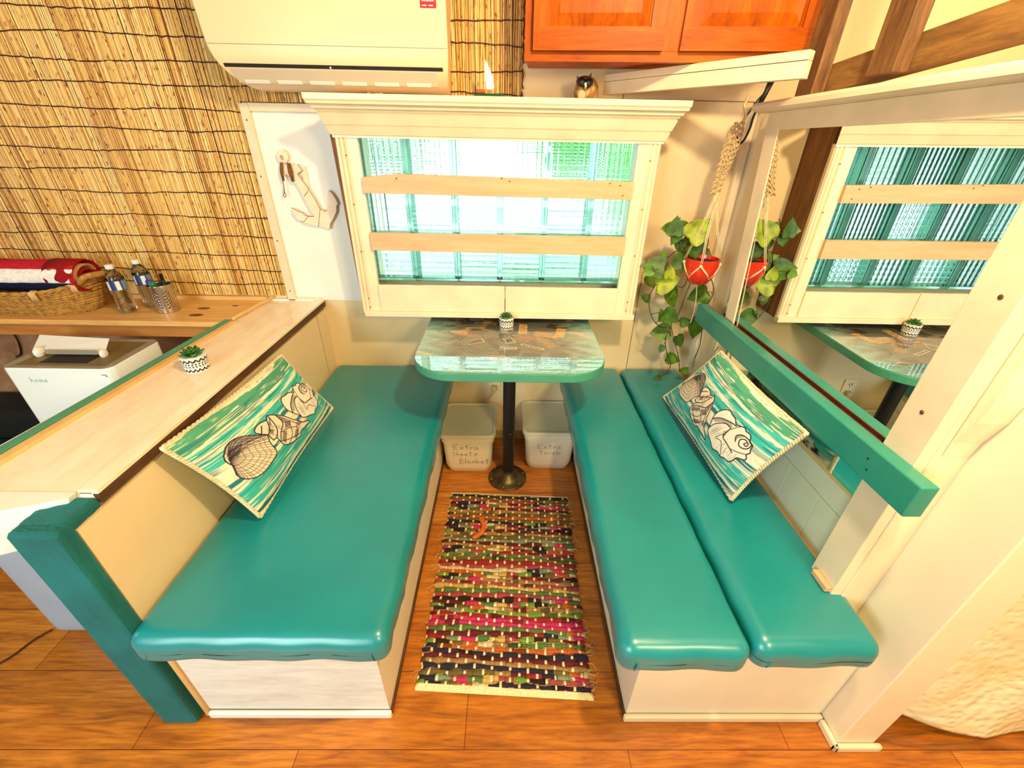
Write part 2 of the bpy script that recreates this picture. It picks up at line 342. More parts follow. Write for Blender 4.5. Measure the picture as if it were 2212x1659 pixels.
# ================================================================== REED SCREEN
def reeds():
    rnd = random.Random(7); nr = np.random.RandomState(3)
    t = NT('golden_reed'); a = t.N('ShaderNodeVertexColor', layer_name='Col')
    n = t.noise(t.mp((170, 1, 34)), 1.0, 2, .5); kn = t.ramp(n, [(.60, (1, 1, 1)), (.67, lin((160, 104, 56)))])
    n3 = t.noise(t.mp((160, 1, 3)), 1, 3); st = t.ramp(n3, [(.3, lin((200, 170, 130))), (.5, (1, 1, 1))])
    c = t.mix(1, t.mix(1, a.outputs[0], kn, 'MULTIPLY'), st, 'MULTIPLY'); t.base(c); t.b.inputs['Roughness'].default_value = .38
    root = thing('reed_screen', 'golden reed screen wired in rows covering the back wall', 'reed screen', (-1.3, -.01, .84))
    m = MB(); cols = []
    def strip(x0, x1, zf0, zf1):
        x = x0
        while x < x1:
            wd = rnd.uniform(.0028, .0052); base = rnd.choice([(246, 210, 130), (236, 190, 104), (250, 222, 150), (214, 160, 78), (244, 206, 128), (196, 140, 66), (252, 228, 168), (226, 186, 112)])
            if rnd.random() < .05: base = (150, 96, 40); wd *= .6
            c = lin(base); z0 = zf0(x); z1 = zf1(x); ns = 5; sway = [rnd.uniform(-.0016, .0016) for _ in range(ns+1)]; dy = rnd.uniform(0, .0045)
            k = len(m.v)
            for i in range(ns+1):
                z = z0+(z1-z0)*i/ns
                for q in range(4):
                    an = math.pi*q/3; m.v.append((x+sway[i]+wd/2*(1-math.cos(an)), -.004-dy-.0045*math.sin(an)*wd/.005, z)); cols.append(c)
            for i in range(ns):
                for q in range(3): a0 = k+i*4+q; m.f.append((a0, a0+1, a0+5, a0+4))
            x += wd*rnd.choice((.94, .98, 1.04, 1.22))
    strip(-2.55, -1.088, lambda x: .842, lambda x: 2.2)
    strip(-1.088, .014, lambda x: (1.622 if x < -.66 else 1.56), lambda x: 2.2)
    o = m.build('reeds', t.m, root, smooth=True, col=cols); o['kind'] = 'stuff'
    MB().box(-2.55, .014, -.003, -.0005, 1.62, 2.2).box(-2.55, -1.086, -.003, -.0005, .842, 1.62).build('backing', M_darkedge, root)
    zs = [.9, .962, 1.035, 1.115, 1.197, 1.29, 1.375, 1.448, 1.522, 1.592, 1.672, 1.743, 1.822, 1.893, 1.965]
    for z in zs:
        xr = -1.085 if z < 1.62 else .012; p = []; x = -2.55
        zz = z-.012*0
        while x < xr:
            p.append((x, -.0105+rnd.uniform(-.0015, .001), z+.004*math.sin(x*9+z*40)+rnd.uniform(-.0022, .0022)+(.010*(-1.6-x)*.6))); x += .02
        p.append((xr, -.008, z-.004)); p.append((xr+.004, -.004, z-.012))
        MB().tube(p, .0022, 5).build('wire', M_wire, root, smooth=True)
    for z in zs[10:]:
        MB().tube([(.012, -.012, z), (.018, -.014, z-.02), (.012, -.010, z-.045), (.019, -.012, z-.062)], .0022, 5).build('wire_end', M_wire, root)
    dots('wire_knot', M_wire, root, [((-1.089, -.012, z-.006), .006, (1, 1, 1)) for z in zs[3:10]])
reeds()

# ================================================================== WINDOW BOX
win = semp('window_1', 'cream framed glass block window box with shelf crown', 'window', (-.07, -.1, .83))
yf = -.1975; bx0, bx1 = -.6745, .5324; gx0, gx1 = -.5923, .4475
zlo, zhi = .843, 1.5147
def flute(xa, xb, inner_left):
    n = 9; W_ = xb-xa; prof = [(0, 0), (0, .018), (.006, .026), (.012, .026), (.016, .018), (.019, .024), (.024, .026), (.029, .024), (.032, .017), (.036, .024), (.041, .026), (.046, .020), (.052, .020), (W_, .018), (W_, 0)]
    pts = [((xa+u) if inner_left is False else (xb-u), yf+.022-v) for u, v in prof]
    mm = MB().prism(pts, zlo-.012, zhi, 'z'); return mm
flute(bx0, gx0, False).build('fluted_casing', M_trim, win)
flute(gx1, bx1, True).build('fluted_casing', M_trim, win)
prof = [(0, 1.506), (.006, 1.506), (.006, 1.513), (.011, 1.515), (.026, 1.541), (.0215, 1.5425), (.0225, 1.545), (.029, 1.546), (.046, 1.578), (.041, 1.580), (.043, 1.583), (.050, 1.584), (.055, 1.590), (.062, 1.592), (.066, 1.600), (.071, 1.603), (.079, 1.605), (.081, 1.612), (.086, 1.617), (.087, 1.634), (0, 1.634)]
mm = MB(); n = len(prof); k = .62
for sx in (0, 1):
    for o_, z in prof: mm.v.append(((bx0-o_*k) if sx == 0 else (bx1+o_*k), yf-o_, z))
mm.f = [tuple(range(n)), tuple(range(2*n-1, n-1, -1))]+[(i, i+n, (i+1) % n+n, (i+1) % n) for i in range(n)]
mm.build('crown_molding', M_trim, win)
MB().box(bx0, bx1, yf, 0, 1.602, 1.632).build('top_shelf', M_trim, win, bevel=.002)
def wavy_slat(z0a, z0b, z1a, z1b, notch):
    m = MB(); N = 60; y0, y1 = yf-.012, yf+.008; ring = []
    for i in range(N+1):
        t = i/N; x = gx0+(gx1-gx0)*t
        zt = z1a+(z1b-z1a)*t+.0006*math.sin(i*1.7); zb = z0a+(z0b-z0a)*t
        if notch: zt -= .016*max(0, 1-t/.13)**1.0
        ring += [(x, y0, zb), (x, y1, zb), (x, y1, zt), (x, y0, zt)]
    m.v = ring; m.f = [(0, 1, 2, 3), (4*N+3, 4*N+2, 4*N+1, 4*N)]
    for i in range(N):
        for q in range(4): a = 4*i+q; b = 4*i+(q+1) % 4; m.f.append((b, a, a+4, b+4))
    return m
wavy_slat(1.322, 1.314, 1.393, 1.378, True).build('slat', M_slat, win, bevel=.0015)
wavy_slat(1.107, 1.100, 1.176, 1.176, False).build('slat', M_slat, win, bevel=.0015)
nh = []
for x, z in ((-.46, 1.375), (-.06, 1.382), (-.03, 1.372), (.355, 1.372), (.395, 1.365), (.41, 1.33)): nh.append(((x, yf-.0122, z), .0035, (1, .3, 1)))
for x in (bx0+.036, bx1-.036):
    for z in (.86, .9, 1.1, 1.28, 1.45): nh.append(((x, yf-.0055, z), .0028, (1, .4, 1)))
for x, z in ((-.02, 1.535), (-.025, 1.529), (.47, 1.53), (-.62, 1.53)): nh.append(((x, yf-.0105, z), .0028, (1, .4, 1)))
dots('nail_head', paint('brown_nail_head', lin((140, 95, 50)), .6, .2, 60, 0), win, nh)
MB().box(gx0, -.0445, yf-.004, yf+.012, .843, .9585).build('bottom_board', M_trim, win, bevel=.0015)
MB().box(-.0415, gx1, yf-.004, yf+.012, .843, .9575).build('bottom_board', M_trim, win, bevel=.0015)
MB().box(bx0+.012, bx1+.002, yf-.016, yf+.02, .820, .843).build('bottom_strip', M_trim, win, bevel=.002)
MB().hexa([(bx0+.002, yf+.006, .83), (bx0+.02, yf+.006, .83), (bx0+.02, -.0005, .83), (bx0+.002, -.0005, .83), (bx0-.018, yf+.006, 1.604), (bx0+.02, yf+.006, 1.604), (bx0+.02, -.0005, 1.604), (bx0-.018, -.0005, 1.604)]).build('side_board', M_boxside, win)
MB().box(bx1-.018, bx1, yf+.02, -.0005, .83, 1.604).build('side_board', M_boxside, win)
MB().box(bx0+.018, bx1-.018, yf+.02, 0, .83, .848).build('box_floor', M_boxside, win)
MB().box(gx0-.02, gx1+.02, -.015, 0, .848, .945).box(gx0-.02, gx1+.02, yf+.02, -.0, 1.532, 1.545).build('reveal_board', M_trim, win)
# glass blocks: 6 x 3, each its own object
def block_mat(i, kx, kz, sx, sz):
    t = NT('glass_block_flutes'); t.n.remove(t.b)
    g = t.N('ShaderNodeBsdfGlass'); g.inputs['IOR'].default_value = 1.33; g.inputs['Color'].default_value = (.93, 1, .985, 1)
    tr = t.N('ShaderNodeBsdfTranslucent'); tr.inputs[0].default_value = (.62, 1, .96, 1); ms = t.N('ShaderNodeMixShader'); ms.inputs[0].default_value = .07
    t.L(g.outputs[0], ms.inputs[1]); t.L(tr.outputs[0], ms.inputs[2]); t.L(ms.outputs[0], t.n['Material Output'].inputs[0])
    sep = t.N('ShaderNodeSeparateXYZ'); t.L(t.tc.outputs['Object'], sep.inputs[0])
    geo = t.N('ShaderNodeNewGeometry'); ns = t.N('ShaderNodeSeparateXYZ'); t.L(geo.outputs['True Normal'], ns.inputs[0])
    wx = t.math('SINE', t.math('MULTIPLY', sep.outputs[0], kx)); wz = t.math('SINE', t.math('MULTIPLY', sep.outputs[2], kz))
    h = t.math('ADD', t.math('MULTIPLY', wx, sx), t.math('MULTIPLY', wz, sz))
    nz = t.noise(t.mp(), 30, 2); h = t.math('ADD', h, t.math('MULTIPLY', nz, .3))
    b = t.N('ShaderNodeBump'); b.inputs['Strength'].default_value = 1; b.inputs['Distance'].default_value = .0025; t.L(h, b.inputs['Height']); t.L(b.outputs[0], g.inputs['Normal'])
    return t.m
BM = [block_mat(0, 262, 262, .9, .35), block_mat(1, 330, 262, .8, .5), block_mat(2, 262, 262, .35, 1), block_mat(3, 262, 330, .6, .8)]
bs = .1905; zrow = [(.946, 1.1395), (1.1395, 1.333), (1.333, 1.532)]
pat = [[2, 0, 2, 0, 2, 0], [1, 3, 0, 2, 1, 0], [0, 3, 3, 1, 0, 3]]
for r_, (za, zb) in enumerate(zrow):
    for c_ in range(6):
        xa = wx0+c_*bs; xb = xa+bs; e = .0012; ry = .012
        bo = bpy.data.objects.new('glass_block', None); COL.objects.link(bo); bo.location = ((xa+xb)/2, -.05, za); bo.parent = win; bo.matrix_parent_inverse = worldmat(win).inverted()
        # moulded ring of green edge glass round a fluted pane front and back
        rim = MB(); f0, f1 = -.088, -.012
        xs = (xa+e, xa+ry, xb-ry, xb-e); zs = (za+e, za+ry, zb-ry, zb-e)
        rim.box(xs[0], xs[3], f0, f1, zs[0], zs[1]); rim.box(xs[0], xs[3], f0, f1, zs[2], zs[3]); rim.box(xs[0], xs[1], f0, f1, zs[1], zs[2]); rim.box(xs[2], xs[3], f0, f1, zs[1], zs[2])
        rim.build('glass_rim', M_blockedge, bo)
        pn = MB().box(xs[1], xs[2], f0+.003, f0+.011, zs[1], zs[2]); pn.build('fluted_pane', BM[pat[r_][c_]], bo)
        pn = MB().box(xs[1], xs[2], f1-.011, f1-.003, zs[1], zs[2]); pn.build('fluted_pane', BM[(pat[r_][c_]+2) % 4], bo)
# outdoors
m = MB().box(-6, 6, .2, 9, -.75, -.7); struct(m.build('ground_outside', paint('shaded_ground', lin((88, 100, 108)), .9, .3, 2, .2)), 'ground outside the window', 'ground')
fw_ = MB()
for k in range(7): fw_.box(-9, 6, 3.2, 3.24, -.62+k*.26, -.43+k*.26)
tag(fw_.build('added_fence', paint('pale_green_fence', lin((228, 240, 234)), .7, .15, 2, 0)), 'pale board fence added outside to streak the glass blocks with bright lines', 'fence')  # added backdrop: bright boards and dark gaps refract into lines in the glass

struct(MB().box(-7, 5, .10, .75, 1.85, 1.95).build('added_eave', M_dark), 'dark eave added outside to put dark lines in the glass', 'roof')  # added dark slab, gives the upward bent rays something dark to meet
def bush(name, c, rad, n, col, label, seed):
    rn = random.Random(seed); m = MB()
    for _ in range(n):
        d = Vector((rn.gauss(0, 1), rn.gauss(0, 1), rn.gauss(0, 1))).normalized()*rn.uniform(.55, 1); p = Vector((c[0]+d.x*rad[0], c[1]+d.y*rad[1], c[2]+d.z*rad[2]))
        s = rn.uniform(.06, .13)*(1 if n < 500 else 2.2); a = Vector((rn.uniform(-1, 1), rn.uniform(-1, 1), rn.uniform(-1, 1))).normalized()*s; b = a.cross(Vector((rn.uniform(-1, 1), rn.uniform(-1, 1), rn.uniform(-1, 1)))).normalized()*s*.6
        m.add([p-a, p+b*.9, p+a, p-b*.9], [(0, 1, 2, 3)])
    t = thing(name, label, 'bush', (c[0], c[1], -.7))
    o = m.build('foliage', paint(name+'_leaf', lin(col), .6, .3, 3, 0), t); o['kind'] = 'stuff'
    MB().tube([(c[0], c[1], -.7), (c[0], c[1], c[2])], .05, 6).build('stem', M_stem, t)
bush('garden_bush', (1.6, 2.3, 1.3), (.9, .5, 1.0), 420, (120, 200, 60), 'green garden bush seen through the right glass blocks', 1)
bush('garden_bush', (.1, 2.2, -.1), (.75, .4, .38), 300, (110, 190, 50), 'low green bush seen through the lower middle glass blocks', 2)
bush('garden_tree', (2.2, 5.2, 2.1), (2.4, .8, 1.5), 560, (130, 200, 80), 'leafy green tree behind the fence, seen through the upper right glass blocks', 5)
bush('garden_tree', (-3.4, 5.4, 2.0), (2.6, .8, 1.3), 520, (110, 180, 90), 'leafy green tree behind the fence, seen through the upper left glass blocks', 6)
tag(MB().tube([(-1.35, 1.4, -.7), (-1.3, 1.4, 3)], .10, 10).build('tree_trunk', M_dark), 'dark tree trunk seen through the leftmost glass blocks', 'tree trunk')

# ================================================================== AIR CONDITIONER
ac = thing('air_conditioner', 'cream wall mounted air conditioner above the window', 'air conditioner', (-.65, 0, 1.66))
prof = [(-.017, 1.655), (-.08, 1.650), (-.130, 1.655), (-.165, 1.668), (-.192, 1.690), (-.209, 1.712), (-.218, 1.735), (-.222, 1.765), (-.222, 1.96), (-.20, 1.985), (-.017, 1.985)]
xl = [-.955, -.955, -.965, -.985, -1.005, -1.020, -1.030, -1.038, -1.052, -1.05, -1.05]; xr = [-.262, -.262, -.258, -.252, -.247, -.243, -.241, -.240, -.240, -.242, -.242]
mm = MB(); n = len(prof)
for (y, z), a in zip(prof, xl): mm.v.append((a, y, z))
for (y, z), a in zip(prof, xr): mm.v.append((a, y, z))
mm.f = [tuple(range(n-1, -1, -1)), tuple(range(n, 2*n))]+[(i, (i+1) % n, (i+1) % n+n, i+n) for i in range(n)]
mm.build('housing', M_glossw, ac, bevel=.006, seg=3, auto=True)
ins = lambda y, z, d=.0015: (y-d, z-d*.8)
def acquad(xa, xb, ya, za, yb, zb, d, th=.002):
    a = (ya-d, za-d*.8); b = (yb-d, zb-d*.8)
    return MB().add([(xa, a[0], a[1]), (xb, a[0], a[1]), (xb, b[0], b[1]), (xa, b[0], b[1]), (xa+.0, a[0]+th, a[1]+th), (xb, a[0]+th, a[1]+th), (xb, b[0]+th, b[1]+th), (xa, b[0]+th, b[1]+th)], [(0, 1, 2, 3), (7, 6, 5, 4), (0, 4, 5, 1), (1, 5, 6, 2), (2, 6, 7, 3), (3, 7, 4, 0)])
acquad(-1.0, -.262, -.2115, 1.716, -.2065, 1.7075, .001, .0015).build('air_slot', M_dark, ac)
acquad(-.982, -.285, -.2055, 1.7065, -.166, 1.669, .0035, .004).build('louver_flap', paint('greyish_louver', lin((222, 208, 186)), .3, .02, 4, 0), ac, bevel=.0012)
for i in range(6):
    xa = -.96+i*.113; acquad(xa, xa+.085, -.174, 1.6775, -.166, 1.6695, .0052, .001).build('louver_rib', M_white, ac)
mm = MB().box(-.645, -.64, -.211, -.206, 1.7075, 1.718); mm.build('slot_divider', M_plastic, ac)
MB().box(-1.05, -.242, -.2235, -.2215, 1.7660, 1.7675).build('panel_seam', M_greyplastic, ac)
st = MB().box(-.322, -.271, -.2235, -.2222, 1.868, 1.93).build('sticker', paint('red_sticker', lin((196, 26, 34)), .4, .02, 4, 0), ac); st['label'] = 'red sticker with small white print'
mm = MB(); rr = random.Random(3)
for r_ in range(4):
    x = -.316
    while x < -.279: L = rr.uniform(.003, .007); mm.box(x, min(x+L, -.277), -.2242, -.2236, 1.884+r_*.006, 1.8865+r_*.006); x += L+.0015
for x in (-.317, -.296): mm.ball((x+.002, -.2238, 1.874), .0018, 6, 4, (1, .3, 1)); mm.box(x+.005, x+.015, -.2242, -.2236, 1.8725, 1.8755)
mm.build('sticker_print', M_plastic, st)
# small wire stand lying on the crown shelf
tag(MB().tube([(-.55, -.16, 1.6340), (-.545, -.10, 1.664), (-.50, -.12, 1.6345)], .002, 6).tube([(-.555, -.13, 1.6345), (-.54, -.09, 1.662), (-.49, -.10, 1.6345)], .002, 6).tube([(-.545, -.10, 1.663), (-.48, -.1, 1.640)], .0025, 6).build('wire_easel', M_trim), 'small folded cream stand on the window shelf below the air conditioner', 'stand')

# ================================================================== SAILBOAT
sb = thing('toy_sailboat', 'small green sailboat with white sail on the window shelf', 'toy boat', (-.107, -.15, 1.632))
mm = MB(); N = 20
for i in range(N+1):
    t = -1+2*i/N; wd = .016*(1-t*t)**.6+.0006; x = -.107+t*.054; bot = 1.6325+.012*abs(t)**2.5
    mm.v += [(x, -.15-wd, 1.6515+.003*t*t), (x, -.15-wd*.5, bot), (x, -.15+wd*.5, bot), (x, -.15+wd, 1.6515+.003*t*t)]
mm.f = [(0, 1, 2, 3), (4*N+3, 4*N+2, 4*N+1, 4*N)]
for i in range(N):
    for q in range(4): a = 4*i+q; b = 4*i+(q+1) % 4; mm.f.append((b, a, a+4, b+4))
mm.build('hull', paint('green_hull_paint', lin((22, 84, 52)), .35, .05, 20, 0), sb, auto=True)
MB().rbox(-.152, -.122, -.158, -.142, 1.653, 1.664, .003, 2).build('cabin', paint('red_cabin_paint', lin((235, 60, 40)), .4, .05, 20, 0), sb, smooth=True)
MB().tube([(-.124, -.15, 1.653), (-.122, -.15, 1.752)], .0014, 6).build('mast', M_trim, sb)
pts = [(-.121, 1.748), (-.114, 1.742), (-.103, 1.722), (-.094, 1.698), (-.089, 1.676), (-.090, 1.668), (-.096, 1.664), (-.118, 1.666), (-.121, 1.70)]
MB().prism(pts, -.1515, -.1490, 'y').build('sail', M_white, sb)

# ================================================================== OWL
ow = thing('owl_figurine', 'brown speckled owl figurine on the window shelf', 'figurine', (.246, -.11, 1.632))
mm = MB(); rr = random.Random(9)
prof = [(.0, 0), (.024, .0), (.034, .012), (.040, .03), (.038, .05), (.031, .066), (.020, .078), (.0, .083)]
mm.lathe([(r, z) for r, z in prof], (.249, -.105, 1.632), 24, 1.15, .9)
cols = []
for v in mm.v:
    q = rr.random(); cols.append(lin((150, 104, 56)) if q < .5 else lin((92, 56, 28)) if q < .75 else lin((205, 170, 110)))
mm.build('body', vcol('owl_plumage', .8, .6, 300), ow, smooth=True, col=cols)
mm = MB(); mm.ball((.236, -.135, 1.695), .024, 14, 10, (1.3, .8, .75)); mm.build('head', paint('owl_head_feathers', lin((96, 58, 30)), .8, .4, 90, .6, 300), ow, smooth=True)
MB().ball((.224, -.152, 1.692), .0135, 12, 8, (1, .6, 1)).build('eye', M_black, ow, smooth=True)
MB().ball((.247, -.152, 1.690), .0135, 12, 8, (1, .6, 1)).build('eye', M_black, ow, smooth=True)
MB().tube([(.236, -.155, 1.688), (.237, -.162, 1.679), (.237, -.158, 1.672)], [.005, .004, .001], 6).build('beak', M_trim, ow)
MB().tube([(.252, -.13, 1.706), (.258, -.13, 1.722)], [.007, .001], 6).build('ear_tuft', M_stud, ow)
MB().tube([(.214, -.13, 1.703), (.205, -.13, 1.712)], [.006, .001], 6).build('ear_tuft', M_stud, ow)
MB().ball((.228, -.140, 1.655), .017, 10, 8, (1, .7, 1)).build('belly', M_cord, ow, smooth=True)
MB().rbox(.232, .282, -.14, -.09, 1.6325, 1.642, .004, 2).build('base', M_dark, ow, smooth=True)

# ================================================================== KITCHEN CABINET
cbr = R(-5.4)
cb = thing('wall_cabinet', 'orange oak wall cabinet with two raised panel doors', 'cabinet', (.013, -.245, 1.734), (0, 0, cbr))
def L(b, name, mat, par, **k): return b.build(name, mat, par, local=True, **k)
L(MB().box(0, .95, .02, .235, 0.012, .6), 'body', M_oak, cb, bevel=.001)
L(MB().box(0, .95, 0, .022, 0, .028), 'bottom_rail', M_oakh, cb, bevel=.001)
L(MB().box(0, .026, 0, .022, .028, .6), 'stile', M_oak, cb, bevel=.001)
L(MB().box(.42, .51, 0, .022, .028, .6), 'stile', M_oak, cb, bevel=.001)
L(MB().box(.905, .95, 0, .022, .028, .6), 'stile', M_oak, cb, bevel=.001)
def door(xa, xb):
    z0, z1 = .027, .58; fr = .058
    d = MB().hexa([(xa, -.004, z0), (xb, -.004, z0), (xb, -.001, z0), (xa, -.001, z0), (xa, -.004, z1), (xb, -.004, z1), (xb, -.001, z1), (xa, -.001, z1)])
    root = L(MB().box(xa, xb, -.012, -.001, z0, z1), 'door', M_oak, cb, bevel=.003)
    def fr_(q, nm, mt): o = q.build(nm, mt, root); o.matrix_parent_inverse = Matrix.Identity(4); return o
    fr_(MB().box(xa, xb, -.021, -.012, z0, z0+fr), 'door_rail', M_oakh)
    fr_(MB().box(xa, xa+fr*.8, -.021, -.012, z0+fr, z1), 'door_stile', M_oak)
    fr_(MB().box(xb-fr*.8, xb, -.021, -.012, z0+fr, z1), 'door_stile', M_oak)
    a, b, c_, d_ = xa+fr*.8+.004, xb-fr*.8-.004, z0+fr+.004, z1-.01; s = .03
    p = MB(); p.hexa([(a, -.012, c_), (a, -.012, d_), (b, -.012, d_), (b, -.012, c_), (a+s, -.022, c_+s), (a+s, -.022, d_-s), (b-s, -.022, d_-s), (b-s, -.022, c_+s)])
    p.f = [f[::-1] for f in p.f]; fr_(p, 'raised_panel', M_oak)
door(.028, .440); door(.493, .893)

# diagonal white board under the cabinet
dx, dy = .45, -.555; L_ = math.hypot(dx, dy); ux, uy = dx/L_, dy/L_; nx, ny = -uy*-1, -ux
nx, ny = uy, -ux
if ny > 0: nx, ny = -nx, -ny
A = Vector((.330, 0)); B = Vector((.330+dx, dy))
def pb(t, o_, z): p = A.lerp(B, t); return (p.x+nx*o_, p.y+ny*o_, z)
tb = thing('diagonal_shelf_board', 'white grooved board running diagonally under the cabinet', 'board', (.33, 0, 1.669))
def slab(o0, o1, z0, z1): return MB().hexa([pb(0, o1, z0), pb(1, o1, z0), pb(1, o0, z0), pb(0, o0, z0), pb(0, o1, z1), pb(1, o1, z1), pb(1, o0, z1), pb(0, o0, z1)])
slab(-.03, .0, 1.669, 1.7095).build('lower_board', M_trim, tb, bevel=.001)
slab(-.03, .004, 1.7105, 1.7325).build('upper_board', M_trim, tb, bevel=.001)

# ================================================================== STUDS AND BEAM
def stud(y0, y1, z0, z1, x0, x1, lean, name, label):
    return tag(MB().hexa([(x0, y0, z0), (x1, y0, z0), (x1, y1, z0), (x0, y1, z0), (x0, y0-lean, z1), (x1, y0-lean, z1), (x1, y1-lean, z1), (x0, y1-lean, z1)]).build(name, M_stud, bevel=.002), label, 'wall stud')
stud(-.515, -.435, 1.632, 2.2, .838, .876, 0, 'wall_stud', 'weathered brown wood stud beside the oak cabinet')
stud(-.80, -.715, 1.655, 2.2, .838, .876, 0, 'wall_stud', 'weathered brown wood stud nearer the right edge')
tag(MB().hexa([(.878, -2.0, 1.745), (.92, -2.0, 1.745), (.92, -.44, 1.634), (.878, -.44, 1.634), (.878, -2.0, 1.812), (.92, -2.0, 1.812), (.92, -.44, 1.704), (.878, -.44, 1.704)]).build('wood_beam', M_beam, bevel=.002), 'weathered brown beam rising along the top of the mirror wall', 'beam')

# ================================================================== MIRROR AND ITS FRAME
mw = thing('wall_mirror', 'large mirror in a cream board frame on the right wall', 'mirror', (.86, -.8, .74))
def mx(y, z): return .8575+.0160*y-.00476*(z-1.2)
mm = MB(); q = [(-.36, .745), (-1.232, .745), (-1.232, 1.562), (-.36, 1.562)]
mm.v = [(mx(y, z), y, z) for y, z in q]+[(mx(y, z)+.004, y, z) for y, z in q]
mm.f = [(0, 1, 2, 3), (7, 6, 5, 4), (0, 4, 5, 1), (1, 5, 6, 2), (2, 6, 7, 3), (3, 7, 4, 0)]
mm.f = [f[::-1] for f in mm.f]
mm.build('mirror_glass', M_mirror, mw)
def fboard(y0b, y1b, y0t, y1t, z0, z1, xf, xb):   # leaning upright, face at xf
    return MB().hexa([(xf, y1b, z0), (xb, y1b, z0), (xb, y0b, z0), (xf, y0b, z0), (xf, y1t, z1), (xb, y1t, z1), (xb, y0t, z1), (xf, y0t, z1)])
fboard(-.438, -.500, -.297, -.376, .44, 1.60, .848, .940).build('frame_stile', M_trim, mw, bevel=.002)
fboard(-.500, -.508, -.376, -.386, .74, 1.553, .8505, .86).build('inner_bead', M_trim, mw, bevel=.001)
fboard(-1.222, -1.305, -1.222, -1.305, .455, 1.60, .829, .8565).build('frame_stile', M_trim, mw, bevel=.002)
fboard(-1.25, -1.308, -1.25, -1.308, .40, 1.60, .8565, .9305).build('frame_stud', M_trim, mw, bevel=.002)
MB().hexa([(.829, -1.45, 1.552), (.935, -1.45, 1.552), (.940, -.297, 1.552), (.848, -.297, 1.552), (.829, -1.45, 1.604), (.935, -1.45, 1.604), (.940, -.297, 1.604), (.848, -.297, 1.604)]).build('frame_rail', M_trim, mw, bevel=.002)
MB().prism([(.80, 1.612), (.812, 1.606), (.835, 1.604), (.94, 1.604), (.94, 1.632), (.808, 1.632), (.80, 1.624)], -1.455, -.262, 'y').build('cap_molding', M_trim, mw)
MB().box(.848, .930, -1.224, -.50, .727, .743).build('bottom_ledge', M_ply, mw, bevel=.003)
MB().box(.842, .862, -1.224, -.50, .7435, .7475).build('bottom_bead', M_ply, mw)
dots('screw_hole', M_darkedge, mw, [((.8285, -1.262, 1.03), .005, (.3, 1, 1)), ((.8285, -1.275, 1.28), .005, (.3, 1, 1))])
# corbel-ended board in front of the stud
pts = [(-1.309, .95), (-1.309, 1.6), (-1.334, 1.6), (-1.334, 1.09), (-1.330, 1.05), (-1.313, .99)]
m = MB().prism([(y, z) for y, z in pts], .868, .929, 'x'); struct(m.build('trim_3', M_trim, bevel=.003), 'cream board with tapered lower end beside the mirror frame', 'trim')
# tiled panel below the mirror
pn = thing('seat_back_panel', 'cream tiled panel between the right seat and the mirror', 'panel', (.9, -.85, .4))
mm = MB()
def tile(y0, y1, z0, z1): mm.box(.898, .912, y0+.0012, y1-.0012, z0+.0012, z1-.0012)
tile(-1.221, -.506, .612, .724)
for a, b in ((-1.221, -1.078), (-1.078, -.935), (-.935, -.79), (-.79, -.64), (-.64, -.506)): tile(a, b, .40, .612)
mm.build('tiles', paint('cream_tile', lin((248, 238, 206)), .25, .03, 6, 0, coat=.3), pn, bevel=.0008)
MB().box(.905, .93, -1.221, -.506, .39, .725).build('grout', M_cord, pn)
MB().box(.885, .897, -1.221, -.506, .40, .448).build('bottom_bead', M_ply, pn, bevel=.003)
MB().box(.812, .8285, -1.30, -1.243, .486, .503).build('wood_block', M_slat, mw, bevel=.002)
# corner trims
m = MB().box(.912, .946, -.034, 0, .48, 1.64); struct(m.build('trim_4', M_trim, bevel=.008), 'cream corner post where the back and right walls meet', 'trim')
m = MB().box(.932, .946, -.19, -.10, .48, 1.615); struct(m.build('trim_5', M_wall, bevel=.003), 'cream board between corner and mirror frame', 'trim')

# ================================================================== BACKREST RAIL
rl = thing('backrest_rail', 'long teal painted wood rail across the mirror', 'rail', (.8, -.8, .84))
MB().hexa([(.8292, -1.215, .842), (.8312, -1.215, .842), (.8438, -.222, .830), (.8416, -.222, .830), (.8292, -1.215, .920), (.8312, -1.215, .920), (.8438, -.222, .906), (.8416, -.222, .906)]).build('unpainted_back', paint('red_brown_raw_wood', lin((120, 48, 20)), .7, .2, 20, .2), rl)
MB().hexa([(.789, -1.371, .841), (.829, -1.371, .841), (.842, -.222, .829), (.802, -.222, .829), (.789, -1.371, .922), (.829, -1.371, .922), (.842, -.222, .907), (.802, -.222, .907)]).build('rail_board', M_tealpaint, rl, bevel=.0035)
dots('screw_head', M_dark, rl, [((.7962-.0065*(y < -1), y, z), .0028, (.4, 1, 1)) for y, z in ((-1.245, .892), (-1.255, .868), (-.80, .905), (-.79, .88))])

# ================================================================== HALF WALL AND LEDGE (left)
hw = semp('wall_divider', 'cream half wall with pale ledge behind the left seat', 'half wall', (-.98, -.6, 0))
MB().box(-1.02, -.935, -1.366, 0, 0, .777).build('wall_body', M_wall, hw)
MB().box(-.935, -.929, -1.366, 0, .36, .777).build('inner_board', M_wall, hw)
mm = MB().box(-.9295, -.9280, -.112, -.110, .47, .785); mm.build('board_seam', M_apron, hw)
MB().hexa([(-1.245, -1.30, .80), (-.935, -1.30, .80), (-.935, 0, .80), (-1.185, 0, .80), (-1.245, -1.30, .8205), (-.935, -1.30, .8205), (-.935, 0, .8205), (-1.185, 0, .8205)]).build('ledge_top', M_ledge, hw, bevel=.001)
MB().box(-.9355, -.9225, -1.30, -.004, .792, .8155).build('ledge_edge', M_darkedge, hw)  # brown stained side face; shade under the overhang is part of the dark colour
MB().box(-.965, -.9225, -1.30, -.004, .8155, .828).build('edge_trim', M_ledge, hw, bevel=.002)
MB().box(-1.19, -.935, -.022, -.0, .8205, .829).build('edge_trim', M_white, hw, bevel=.001)
